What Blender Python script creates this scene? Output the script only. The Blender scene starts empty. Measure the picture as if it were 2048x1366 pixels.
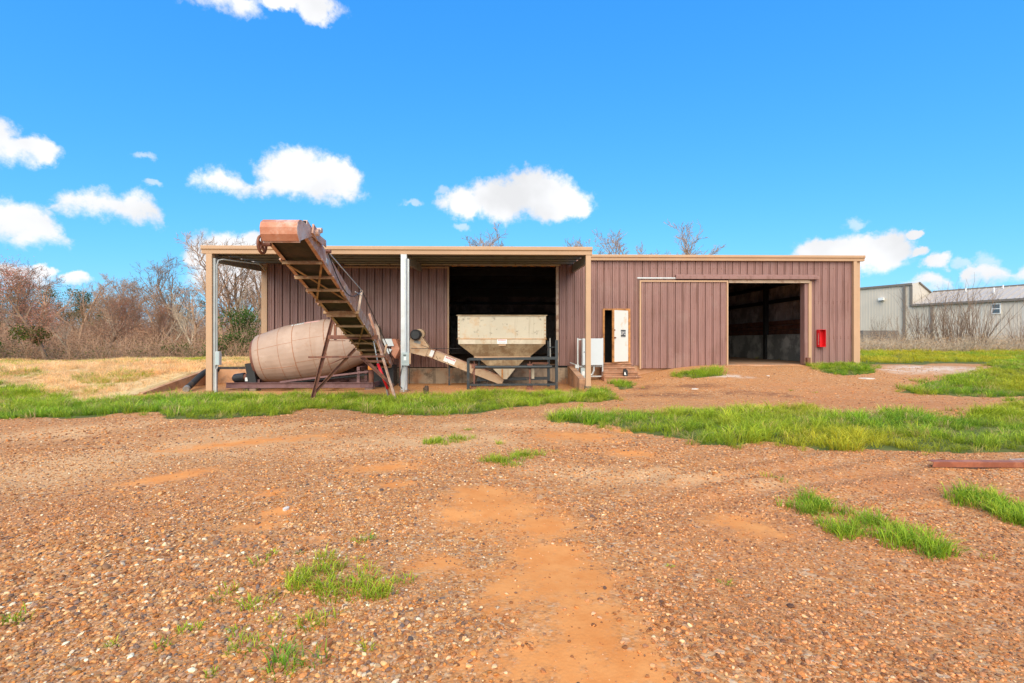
import bpy, math, random
import numpy as np
from mathutils import Vector, Matrix
random.seed(7); rng = np.random.default_rng(11)
sc = bpy.context.scene
COL = sc.collection
R = math.radians

# ------------------------------------------------------------------ camera, sky, sun, exposure
CAM_H = 1.55; YAW = R(1.2); FPX = 1000.0
cam = bpy.data.cameras.new('camera'); cam_o = bpy.data.objects.new('camera', cam); COL.objects.link(cam_o)
cam_o.location = (0, 0, CAM_H); cam_o.rotation_euler = (R(90), 0, -YAW)
cam.sensor_width = 36; cam.lens = 36*FPX/2048; cam.clip_start = .05; cam.clip_end = 3000
sc.camera = cam_o
SUN_DIR = Vector((-.10, -.90, .76)).normalized()          # towards the sun
def ray(px, py):
    a = (px-1024)/FPX; b = (683-py)/FPX
    return Vector((math.sin(YAW)+a*math.cos(YAW), math.cos(YAW)-a*math.sin(YAW), b))
def P(px, py, Y):                                          # photo pixel on the vertical plane at distance Y
    d = ray(px, py); t = Y/d.y
    return Vector((t*d.x, Y, CAM_H+t*d.z))
def PX(px, Y): return P(px, 683, Y).x
def PZ(py, Y): return P(1024, py, Y).z

world = bpy.data.worlds.new('World'); sc.world = world; world.use_nodes = True
def build_world():
    nt = world.node_tree; N = nt.nodes.new; L = nt.links.new
    bg = nt.nodes['Background']; bg.inputs[1].default_value = .10
    sky = N('ShaderNodeTexSky'); sky.sky_type = 'NISHITA'; sky.sun_disc = False
    sky.sun_elevation = math.asin(SUN_DIR.z); sky.sun_rotation = math.atan2(SUN_DIR.x, SUN_DIR.y)
    sky.air_density = 1.0; sky.dust_density = .6; sky.ozone_density = 3
    # colour response of the camera to the sky: one power and gain per channel
    sr = N('ShaderNodeSeparateColor'); gain = N('ShaderNodeCombineColor'); L(sky.outputs[0], sr.inputs[0])
    for i in range(3):
        pw = N('ShaderNodeMath'); pw.operation = 'POWER'; L(sr.outputs[i], pw.inputs[0]); pw.inputs[1].default_value = SKY_POW[i]
        ml = N('ShaderNodeMath'); ml.operation = 'MULTIPLY'; L(pw.outputs[0], ml.inputs[0]); ml.inputs[1].default_value = SKY_GAIN[i]; L(ml.outputs[0], gain.inputs[i])
    tc = N('ShaderNodeTexCoord'); sep = N('ShaderNodeSeparateXYZ'); L(tc.outputs['Generated'], sep.inputs[0])
    def math_(op, a, b=None, c=None):
        n = N('ShaderNodeMath'); n.operation = op
        for i, v in enumerate((a, b, c)):
            if v is None: continue
            if isinstance(v, (int, float)): n.inputs[i].default_value = v
            else: L(v, n.inputs[i])
        return n.outputs[0]
    az = math_('ARCTAN2', sep.outputs[0], sep.outputs[1]); el = math_('ARCSINE', sep.outputs[2])
    cmb = N('ShaderNodeCombineXYZ'); L(az, cmb.inputs[0]); L(el, cmb.inputs[1])
    def noise(scale, detail, rough):
        n = N('ShaderNodeTexNoise'); n.inputs['Scale'].default_value = scale; n.inputs['Detail'].default_value = detail
        n.inputs['Roughness'].default_value = rough; L(tc.outputs['Generated'], n.inputs['Vector']); return n
    n1 = noise(16, 8, .66)
    off = N('ShaderNodeVectorMath'); off.operation = 'SUBTRACT'; L(n1.outputs['Color'], off.inputs[0]); off.inputs[1].default_value = (.5, .5, .5)
    wob = N('ShaderNodeVectorMath'); wob.operation = 'MULTIPLY_ADD'; L(off.outputs[0], wob.inputs[0]); wob.inputs[1].default_value = (.055, .05, 0); L(cmb.outputs[0], wob.inputs[2])
    wsp = N('ShaderNodeSeparateXYZ'); L(wob.outputs[0], wsp.inputs[0]); wel = wsp.outputs[1]
    def ang(px, py):
        d = ray(px, py).normalized(); return math.atan2(d.x, d.y), math.asin(d.z)
    clouds = [
     (410, [(450,382,50,36),(505,395,60,24),(590,350,58,46),(650,362,62,42),(696,352,24,26),(565,392,90,24)]),
     (438, [(925,408,42,26),(1000,398,60,34),(1070,380,58,38),(1112,408,58,30),(1152,420,26,16)]),
     (480, [(148,432,44,34),(210,428,55,36),(275,430,48,34),(312,452,22,14),(205,460,65,22)]),
     (532, [(25,452,62,42),(80,478,46,44),(20,500,80,40)]),
     (420, [(-6,292,42,46),(66,300,46,22),(24,318,44,22),(-2,350,26,24)]),
     (95, [(345,0,48,20),(440,2,72,20),(550,-10,105,22),(630,12,36,28)]),
     (600, [(450,500,56,30),(512,492,40,26),(398,516,28,18),(470,545,70,46)]),
     (560, [(1640,502,52,22),(1722,496,58,28),(1782,496,40,28),(1722,530,85,18)]),
     (600, [(1835,500,13,9),(1870,521,26,14),(1830,466,14,7)]),
     (590, [(1962,556,42,26),(2015,566,44,14),(1936,548,22,18),(1856,572,34,18),(2075,560,40,26)]),
     (590, [(30,552,60,22),(150,556,28,13),(88,540,22,10)]),
    ]
    field = None
    for base, blobs in clouds:
        f = None
        for (cx, cy, rx, ry) in blobs:
            a0, e0 = ang(cx, cy); a1, _ = ang(cx+rx, cy); _, e1 = ang(cx, cy-ry)
            mp = N('ShaderNodeMapping'); mp.vector_type = 'POINT'
            sx, sy = 1.02/abs(a1-a0), .97/abs(e1-e0)
            mp.inputs['Scale'].default_value = (sx, sy, 1); mp.inputs['Location'].default_value = (-a0*sx, -e0*sy, 0)
            L(wob.outputs[0], mp.inputs[0])
            ln = N('ShaderNodeVectorMath'); ln.operation = 'LENGTH'; L(mp.outputs[0], ln.inputs[0])
            f = ln.outputs['Value'] if f is None else math_('SMOOTH_MIN', f, ln.outputs['Value'], .25)
        eb = ang(1003, base)[1]
        flat = math_('MULTIPLY_ADD', math_('SUBTRACT', eb, wel), 26.0, .95)       # flatter undersides
        f = math_('MAXIMUM', f, flat)
        field = f if field is None else math_('MINIMUM', field, f)
    nf = noise(46, 7, .62); field = math_('ADD', field, math_('MULTIPLY', math_('SUBTRACT', nf.outputs['Fac'], .5), 1.1))
    mask = N('ShaderNodeMapRange'); mask.interpolation_type = 'SMOOTHSTEP'
    L(field, mask.inputs[0]); mask.inputs[1].default_value = 1.46; mask.inputs[2].default_value = .80; mask.inputs[3].default_value = 0; mask.inputs[4].default_value = 1
    # the rest of the sky carries the same broken cumulus
    n2 = noise(3.2, 9, .58)
    gen = N('ShaderNodeMapRange'); gen.interpolation_type = 'SMOOTHSTEP'; L(n2.outputs['Fac'], gen.inputs[0]); gen.inputs[1].default_value = .58; gen.inputs[2].default_value = .66
    side = N('ShaderNodeMapRange'); side.interpolation_type = 'SMOOTHSTEP'; L(math_('ABSOLUTE', az), side.inputs[0]); side.inputs[1].default_value = .95; side.inputs[2].default_value = 1.25
    wf = None                                              # thin torn shreds between the clouds
    for (cx, cy, rx, ry) in ((885,381,18,9),(291,320,26,7),(1714,446,26,10),(1974,522,30,16),(825,408,24,6),(315,374,20,6),(1920,524,20,8),(925,458,20,8)):
        a0, e0 = ang(cx, cy); a1, _ = ang(cx+rx, cy); _, e1 = ang(cx, cy-ry); sx, sy = 1/abs(a1-a0), 1/abs(e1-e0)
        mp = N('ShaderNodeMapping'); mp.inputs['Scale'].default_value = (sx, sy, 1); mp.inputs['Location'].default_value = (-a0*sx, -e0*sy, 0); L(wob.outputs[0], mp.inputs[0])
        ln = N('ShaderNodeVectorMath'); ln.operation = 'LENGTH'; L(mp.outputs[0], ln.inputs[0]); wf = ln.outputs['Value'] if wf is None else math_('MINIMUM', wf, ln.outputs['Value'])
    wm = N('ShaderNodeMapRange'); wm.interpolation_type = 'SMOOTHSTEP'; L(math_('ADD', wf, math_('MULTIPLY', math_('SUBTRACT', nf.outputs['Fac'], .5), 2.2)), wm.inputs[0]); wm.inputs[1].default_value = 1.3; wm.inputs[2].default_value = .3; wm.inputs[3].default_value = 0; wm.inputs[4].default_value = .5
    mask_o = math_('MAXIMUM', mask.outputs[0], wm.outputs[0])
    tot = math_('MAXIMUM', mask_o, math_('MULTIPLY', gen.outputs[0], side.outputs[0]))
    n3 = noise(7, 4, .5)
    shade = N('ShaderNodeMapRange'); L(n3.outputs['Fac'], shade.inputs[0]); shade.inputs[1].default_value = .35; shade.inputs[2].default_value = .6; shade.inputs[3].default_value = .84; shade.inputs[4].default_value = 1.08
    ccol = N('ShaderNodeVectorMath'); ccol.operation = 'SCALE'; ccol.inputs[0].default_value = CLOUD; L(shade.outputs[0], ccol.inputs[3])
    mix = N('ShaderNodeMix'); mix.data_type = 'RGBA'
    L(tot, mix.inputs[0]); L(gain.outputs[0], mix.inputs[6]); L(ccol.outputs[0], mix.inputs[7])
    L(mix.outputs[2], bg.inputs[0])
SKY_POW = (1.1, .60, .25); SKY_GAIN = (.165, .735, 2.0); CLOUD = (2.65, 2.68, 2.75)
build_world()
sun = bpy.data.lights.new('sun', 'SUN'); sun.energy = 1.5; sun.angle = R(75); sun.color = (1, .86, .64)
sun_o = bpy.data.objects.new('sun', sun); COL.objects.link(sun_o); sun_o.rotation_euler = SUN_DIR.to_track_quat('Z', 'Y').to_euler(); sun_o.location = (0, 0, 30)
vs = sc.view_settings; vs.view_transform = 'Standard'; vs.look = 'None'; vs.gamma = 1; vs.exposure = 1.93; vs.use_curve_mapping = False
sc.cycles.use_denoising = True; sc.cycles.max_bounces = 8; sc.cycles.diffuse_bounces = 6; sc.cycles.caustics_reflective = False; sc.cycles.caustics_refractive = False

# ------------------------------------------------------------------ helpers
def tag(o, label=None, cat=None, group=None, kind=None):
    if label: o['label'] = label
    if cat: o['category'] = cat
    if group: o['group'] = group
    if kind: o['kind'] = kind
    return o
class MB:
    def __init__(s): s.v = []; s.f = []
    def add(s, vs, fs):
        b = len(s.v); s.v += [tuple(v) for v in vs]; s.f += [tuple(b+i for i in f) for f in fs]; return s
    def box(s, x0, x1, y0, y1, z0, z1):
        return s.add([(x0,y0,z0),(x1,y0,z0),(x1,y1,z0),(x0,y1,z0),(x0,y0,z1),(x1,y0,z1),(x1,y1,z1),(x0,y1,z1)],
                     [(0,3,2,1),(4,5,6,7),(0,1,5,4),(1,2,6,5),(2,3,7,6),(3,0,4,7)])
    def bar(s, p0, p1, w, h, up=(0,0,1)):                  # box along p0-p1, w sideways, h along up
        p0 = Vector(p0); p1 = Vector(p1); d = (p1-p0).normalized(); sd = d.cross(Vector(up))
        if sd.length < 1e-4: sd = d.cross(Vector((0,1,0)))
        sd.normalize(); u = sd.cross(d).normalized(); sd *= w/2; u *= h/2
        vs = [p+a*sd+b*u for p in (p0, p1) for a, b in ((-1,-1),(1,-1),(1,1),(-1,1))]
        return s.add(vs, [(0,3,2,1),(4,5,6,7),(0,1,5,4),(1,2,6,5),(2,3,7,6),(3,0,4,7)])
    def angle(s, p0, p1, w, t, up=(0,0,1), flip=1):        # L-section
        p0 = Vector(p0); p1 = Vector(p1); d = (p1-p0).normalized(); sd = d.cross(Vector(up))
        if sd.length < 1e-4: sd = d.cross(Vector((0,1,0)))
        sd.normalize(); u = sd.cross(d).normalized()
        s.bar(p0, p1, w, t, up); return s.bar(p0+sd*flip*(w/2-t/2)-u*w/2, p1+sd*flip*(w/2-t/2)-u*w/2, t, w, up)
    def tube(s, pts, r, n=10, cap=True):
        pts = [Vector(p) for p in pts]; rs = r if isinstance(r, (list, tuple)) else [r]*len(pts)
        b = len(s.v); prev = None
        for i, p in enumerate(pts):
            d = (pts[min(i+1, len(pts)-1)]-pts[max(i-1, 0)]).normalized()
            if prev is None:
                a = Vector((0,0,1)) if abs(d.z) < .9 else Vector((1,0,0)); u = d.cross(a).normalized()
            else: u = (prev-d*prev.dot(d)).normalized()
            w = d.cross(u); prev = u
            for k in range(n):
                t = 2*math.pi*k/n; s.v.append(tuple(p+(u*math.cos(t)+w*math.sin(t))*rs[i]))
        for i in range(len(pts)-1):
            for k in range(n):
                a0 = b+i*n+k; a1 = b+i*n+(k+1)%n; s.f.append((a0, a1, a1+n, a0+n))
        if cap:
            s.f.append(tuple(b+k for k in range(n))[::-1]); e = b+(len(pts)-1)*n; s.f.append(tuple(e+k for k in range(n)))
        return s
    def prism(s, poly, axis, a, b):                        # polygon extruded along axis 'x'/'y'/'z'
        n = len(poly)
        def pt(q, t): return {'x': (t,q[0],q[1]), 'y': (q[0],t,q[1]), 'z': (q[0],q[1],t)}[axis]
        vs = [pt(q, a) for q in poly]+[pt(q, b) for q in poly]
        return s.add(vs, [tuple(range(n))[::-1], tuple(range(n, 2*n))]+[(i, (i+1)%n, n+(i+1)%n, n+i) for i in range(n)])
    def build(s, name, mat, parent=None, smooth=False, loc=None, fix=True):
        o0 = Vector((0,0,0))
        q = parent
        while q is not None: o0 += q.location; q = q.parent
        if loc is not None: o0 = Vector(loc)
        me = bpy.data.meshes.new(name)
        me.from_pydata([(v[0]-o0.x, v[1]-o0.y, v[2]-o0.z) for v in s.v], [], s.f)
        if fix:
            import bmesh
            bm = bmesh.new(); bm.from_mesh(me); bmesh.ops.recalc_face_normals(bm, faces=bm.faces); bm.to_mesh(me); bm.free()
        if smooth: me.polygons.foreach_set('use_smooth', [True]*len(me.polygons))
        if mat is not None: me.materials.append(mat)
        o = bpy.data.objects.new(name, me); COL.objects.link(o)
        if parent is not None: o.parent = parent
        elif loc is not None: o.location = loc
        return o
def smooth_by_angle(o, deg=35):
    me = o.data; me.polygons.foreach_set('use_smooth', [True]*len(me.polygons))
    try: me.set_sharp_from_angle(angle=R(deg))
    except Exception: pass
def thing(name, loc, label, cat, group=None):
    o = bpy.data.objects.new(name, None); COL.objects.link(o); o.location = loc; o.empty_display_size = .2
    return tag(o, label, cat, group)
def copy_tree(o, parent=None):
    c = o.copy(); COL.objects.link(c)
    if parent is not None: c.parent = parent
    for ch in list(o.children): copy_tree(ch, c)
    return c

# ------------------------------------------------------------------ materials
def mat(name, col, rough=.65, metal=0.0, var=.12, vs=2.0, dirt=None, streak=None, bump=None, spec=.4, coord='Object'):
    m = bpy.data.materials.new(name); m.use_nodes = True; nt = m.node_tree; N = nt.nodes.new; L = nt.links.new
    bs = nt.nodes['Principled BSDF']; bs.inputs['Roughness'].default_value = rough; bs.inputs['Metallic'].default_value = metal
    bs.inputs['Specular IOR Level'].default_value = spec
    tc = N('ShaderNodeTexCoord'); src = tc.outputs[coord]
    def noise(scale, detail=5, rough_=.6, vec=None):
        n = N('ShaderNodeTexNoise'); n.inputs['Scale'].default_value = scale; n.inputs['Detail'].default_value = detail; n.inputs['Roughness'].default_value = rough_
        L(vec or src, n.inputs['Vector']); return n.outputs['Fac']
    def rng_(v, a, b, c, d):
        n = N('ShaderNodeMapRange'); L(v, n.inputs[0])
        for i, q in enumerate((a, b, c, d)): n.inputs[1+i].default_value = q
        return n.outputs[0]
    def mixc(f, a, b):
        n = N('ShaderNodeMix'); n.data_type = 'RGBA'; L(f, n.inputs[0])
        for i, q in ((6, a), (7, b)):
            if isinstance(q, tuple): n.inputs[i].default_value = (*q, 1)
            else: L(q, n.inputs[i])
        return n.outputs[2]
    lo = tuple(max(0, c*(1-var)) for c in col); hi = tuple(min(1, c*(1+var)) for c in col)
    c = mixc(rng_(noise(vs), .3, .7, 0, 1), lo, hi)
    if streak:                                             # (colour, scale, amount, threshold)
        mp = N('ShaderNodeMapping'); mp.inputs['Scale'].default_value = (streak[1], streak[1], streak[1]*.06); L(src, mp.inputs[0])
        c = mixc(rng_(noise(1.0, 4, .6, mp.outputs[0]), streak[3]-.07, streak[3]+.08, 0, streak[2]), c, streak[0])
    if dirt:                                               # list of (colour, scale, threshold, amount)
        for d in dirt:
            c = mixc(rng_(noise(d[1], 8, .70), d[2]-.055, d[2]+.045, 0, d[3]), c, d[0])
    L(c, bs.inputs['Base Color'])
    L(rng_(noise(vs*3.1), .3, .7, max(0, rough-.12), min(1, rough+.12)), bs.inputs['Roughness'])
    if bump:
        bn = N('ShaderNodeBump'); bn.inputs['Strength'].default_value = bump[1]; bn.inputs['Distance'].default_value = bump[2] if len(bump) > 2 else .01
        L(noise(bump[0], 6), bn.inputs['Height']); L(bn.outputs[0], bs.inputs['Normal'])
    return m
RUST = (.20, .07, .03)
M = {}
def sidingmat(n_, k):
    return mat(n_, (.272*k, .148*k, .130*k), .5, 0, .07, .6, [((.15,.07,.05), 1.4, .63, .4), ((.36,.235,.205), .7, .60, .35), ((.22,.10,.055), 5, .66, .5)], ((.13,.055,.035), 8, .45, .58), spec=.35)
M['siding'] = sidingmat('siding', 1.0); M['siding_faded'] = sidingmat('siding_faded', 1.06); M['siding_dark'] = sidingmat('siding_dark', .95)
M['siding_in'] = mat('siding_in', (.42, .33, .31), .7, 0, .2, 1, [((.14,.11,.10), .9, .5, .7)])
M['trim'] = mat('trim', (.485, .30, .18), .5, 0, .06, 1.2, [((.42,.22,.11), 2.5, .66, .4)])
M['track'] = mat('track', (.62, .50, .38), .6, 0, .1, 2, [(RUST, 3, .6, .6)])
M['trim_dirty'] = mat('trim_dirty', (.50, .36, .26), .6, 0, .15, 2, [(RUST, 3, .55, .7)])
M['galv'] = mat('galv', (.55, .57, .58), .5, .25, .08, 3, [((.40,.36,.32), 4, .62, .4)])
M['greysteel'] = mat('greysteel', (.27, .26, .245), .6, .2, .12, 2, [((.16,.10,.07), 2, .58, .5)])
M['concrete'] = mat('concrete', (.40, .30, .215), .9, 0, .18, 1.2, [((.09,.07,.055), 1.1, .52, .75), ((.46,.20,.09), .8, .56, .6)], ((.13,.10,.075), 5, .6, .55), (14, .35, .02), .2)
M['concrete_in'] = mat('concrete_in', (.48, .46, .44), .9, 0, .3, .9, [((.15,.15,.145), .8, .5, .8)])
M['slab'] = mat('slab', (.30, .19, .13), .9, 0, .2, 1.5, [((.40,.2,.1), 1.2, .52, .7)])
M['clayconc'] = mat('clayconc', (.50, .27, .15), .92, 0, .15, 1.4, [((.22,.13,.085), 1.6, .55, .6), ((.5,.36,.26), 3, .58, .5)], None, (18, .4, .02), .2)
M['rustred'] = mat('rustred', (.17, .068, .05), .7, .15, .25, 2.2, [((.27,.11,.06), 3.5, .52, .7), ((.08,.04,.035), 5, .58, .6)], None, (40, .15, .004))
M['skid'] = mat('skid', (.20, .105, .105), .6, .1, .15, 1.6, [((.11,.05,.045), 3, .55, .6)])
M['paleRust'] = mat('paleRust', (.60, .41, .33), .65, .1, .15, 1.8, [((.42,.17,.09), 2.6, .5, .75), ((.62,.53,.48), 2.1, .58, .6)], None, (30, .12, .004))
M['hood'] = mat('hood', (.50, .225, .14), .6, .1, .12, 2.4, [((.42,.15,.08), 3.2, .52, .7), ((.60,.45,.38), 2.4, .60, .6)], None, (26, .15, .004))
M['angle'] = mat('angle', (.40, .25, .13), .7, .1, .2, 2.5, [((.24,.10,.045), 3.5, .5, .7)])
M['belt'] = mat('belt', (.035, .028, .022), .85, 0, .3, 2.5, [((.075,.05,.035), 3, .55, .6)])
M['black'] = mat('black', (.022, .023, .026), .5, 0, .2, 4, [((.07,.055,.045), 5, .6, .5)])
M['stand'] = mat('stand', (.030, .036, .042), .5, .1, .2, 3, [((.17,.10,.06), 4, .6, .6)])
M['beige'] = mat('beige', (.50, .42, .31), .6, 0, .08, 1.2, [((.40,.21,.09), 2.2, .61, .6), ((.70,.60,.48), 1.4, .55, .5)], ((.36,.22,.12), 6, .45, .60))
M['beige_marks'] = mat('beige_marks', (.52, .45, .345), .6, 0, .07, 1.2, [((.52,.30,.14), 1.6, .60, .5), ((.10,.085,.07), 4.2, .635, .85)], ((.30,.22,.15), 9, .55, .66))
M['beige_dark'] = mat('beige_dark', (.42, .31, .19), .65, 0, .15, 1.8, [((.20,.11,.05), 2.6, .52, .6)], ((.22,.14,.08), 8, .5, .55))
M['auger'] = mat('auger', (.52, .36, .23), .6, 0, .08, 1.5, [((.40,.19,.08), 2.6, .60, .7), ((.1,.06,.04), 6, .70, .8)])
M['white'] = mat('white', (.78, .78, .77), .45, 0, .03, 2)
M['cabinet'] = mat('cabinet', (.56, .60, .63), .4, 0, .03, 1.5, [((.6,.58,.55), 4, .66, .3)])
M['doorwhite'] = mat('doorwhite', (.74, .73, .68), .5, 0, .04, 1.5, [((.66,.42,.22), 1.2, .62, .7)])
M['rustedge'] = mat('rustedge', (.50, .22, .07), .75, 0, .25, 4, [((.25,.10,.04), 7, .55, .7)])
M['red'] = mat('red', (.62, .012, .018), .4, 0, .08, 3)
M['redtext'] = mat('redtext', (.55, .10, .09), .5)
M['pink'] = mat('pink', (.72, .42, .38), .5)
M['orange'] = mat('orange', (.75, .25, .04), .5)
M['conduit'] = mat('conduit', (.36, .37, .37), .6, .1, .1, 4)
M['meter'] = mat('meter', (.40, .46, .47), .5, .1, .06, 5)
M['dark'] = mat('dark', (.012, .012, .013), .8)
M['plaque'] = mat('plaque', (.06, .06, .065), .5)
M['hose'] = mat('hose', (.03, .028, .026), .9, 0, .2, 6, [((.16,.10,.06), 5, .6, .4)])
M['wood'] = mat('wood', (.09, .055, .035), .9, 0, .3, 5)
M['bar'] = mat('bar', (.42, .15, .085), .7, .1, .15, 3, [((.26,.09,.055), 4, .52, .7), ((.52,.23,.13), 7, .6, .5)], None, (60, .2, .003))
M['wh_wall'] = mat('wh_wall', (.60, .525, .44), .6, 0, .05, .3)
M['wh_roof'] = mat('wh_roof', (.46, .40, .34), .6, 0, .06, .3)
M['wh_trim'] = mat('wh_trim', (.20, .17, .145), .6)
M['glass'] = mat('glass', (.10, .13, .15), .12, 0, .1, 1)
M['bark'] = mat('bark', (.42, .26, .165), .95, 0, .25, 3)
M['bark_dark'] = mat('bark_dark', (.24, .16, .11), .95, 0, .25, 3)
M['bark_pale'] = mat('bark_pale', (.46, .36, .26), .95, 0, .25, 3)
M['brick'] = mat('brick', (.26, .17, .13), .95, 0, .2, 5)
def drum_material():
    m = mat('drum', (.43, .30, .235), .75, 0, .10, .9, [((.50,.37,.30), 1.0, .55, .5), ((.34,.19,.12), 2.6, .63, .4), ((.22,.11,.07), 9, .68, .5)], ((.34,.20,.13), 4, .25, .58), (25, .12, .006))
    return m
M['drum'] = drum_material()
M['seam'] = mat('seam', (.36, .16, .085), .7)
# ------------------------------------------------------------------ ground
WY = 20.0                      # front wall of the barn
CY = 16.6                      # front posts of the canopy
XL, XR = PX(527, WY), PX(1716, WY)
XWL, XWR = -11.35, 2.75        # wing walls of the loading pit
SLAB = .62
def sst(a, b, x):
    t = np.clip((x-a)/(b-a), 0, 1); return t*t*(3-2*t)
def H(x, y):
    x = np.asarray(x, float); y = np.asarray(y, float)
    z = .025*np.sin(x*.7+.4)*np.sin(y*.55+1.1)+.018*np.sin(x*1.9+y*1.3)*np.sin(y*2.1-x*.6)
    z = z*sst(0, 4, y+4)
    tr_ = np.exp(-((x-3.2-.35*(y-5.5))/2.2)**2-((y-5.8)/1.3)**2); z = z+.028*tr_*np.sin(11*(y-.45*x)+1.2*np.sin(x*1.7))   # tyre marks
    pit = -.12*sst(9, 14.5, y)
    left = -.06*sst(9, 13, y)+.52*sst(14.6, 20.2, y)-.42*sst(27, 38, y)+.10*np.sin(x*.35+1)*sst(18, 26, y)
    rise = .12+.46*sst(4.2, 8.2, x)
    right = -.08*sst(9, 13, y)*(1-sst(3.5, 7, x))+rise*sst(12.5, 19.6, y)+.35*sst(22, 48, y)*sst(13, 17, x)
    behind = .45+0*x
    out = np.where(x < XWL, left, np.where(x > XWR, right, np.where(y > WY+.1, behind, pit)))
    # behind the barn everything settles to one level
    return z+out
def Hs(x, y): return float(H(x, y))
def G(px, py):                                             # photo pixel on the ground
    d = ray(px, py); z = 0.0
    for _ in range(40):
        t = min((z-CAM_H)/d.z, 140); z = .5*z+.5*Hs(t*d.x, t*d.y)
    return np.array([t*d.x, t*d.y])
def poly(*pp): return np.array([G(*p) for p in pp])
def inpoly(x, y, pg):
    r = np.zeros(x.shape, bool); n = len(pg)
    for i in range(n):
        x0, y0 = pg[i]; x1, y1 = pg[(i+1) % n]
        c = ((y0 > y) != (y1 > y)); xi = (x1-x0)*(y-y0)/((y1-y0)+1e-12)+x0
        r ^= c & (x < xi)
    return r
def nz(x, y, s=1.0, seed=0):                               # cheap smooth noise, about -1..1
    r = np.random.default_rng(seed); v = 0
    for k in range(5):
        a = r.uniform(0, 6.28); f = s*(1.0+.75*k); v = v+np.sin(f*(x*math.cos(a)+y*math.sin(a))+r.uniform(0, 6.28)+1.3*np.sin(f*.6*(y*math.cos(a)-x*math.sin(a))))/(1+.5*k)
    return v/2.2

GRASS = {
 'strip': poly((-260,842),(0,838),(75,835),(130,838),(190,834),(235,826),(318,824),(332,838),(430,839),(570,829),(582,819),(640,816),(740,826),(850,832),(950,828),(1010,816),(1100,806),(1225,801),
               (1228,788),(1200,782),(1120,784),(1000,785),(930,787),(850,794),(700,788),(560,792),(500,795),(440,791),(330,797),(250,797),(230,805),(150,806),(110,792),(0,768),(-260,760)),
 'right': poly((1090,832),(1150,829),(1230,832),(1262,822),(1330,830),(1400,817),(1480,820),(1600,814),(1642,834),(1750,827),(1850,830),(1872,839),(1920,838),(1960,826),(2048,813),(2400,790),
               (2400,915),(2048,906),(1900,906),(1780,901),(1640,901),(1560,886),(1500,881),(1480,892),(1400,890),(1385,879),(1270,866),(1230,851),(1100,843)),
 'rightback': poly((1800,786),(1850,767),(1950,748),(1985,738),(2048,738),(2400,738),(2400,775),(2048,792),(1990,795),(1900,791)),
 'rightfar': poly((1978,746),(1992,727),(2100,722),(2400,720),(2400,742),(2048,742)),
 'rightback2': poly((2010,808),(2048,800),(2400,780),(2400,800),(2048,814)),
}
SMALLG = {
 'corner': poly((1628,731),(1740,731),(1747,746),(1700,751),(1645,745)),
 'door': poly((1340,752),(1380,741),(1440,739),(1446,751),(1400,756)),
 'steps': poly((1228,765),(1262,764),(1268,776),(1240,780)),
 'post': poly((1180,800),(1190,778),(1225,782),(1228,800)),
}
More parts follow.
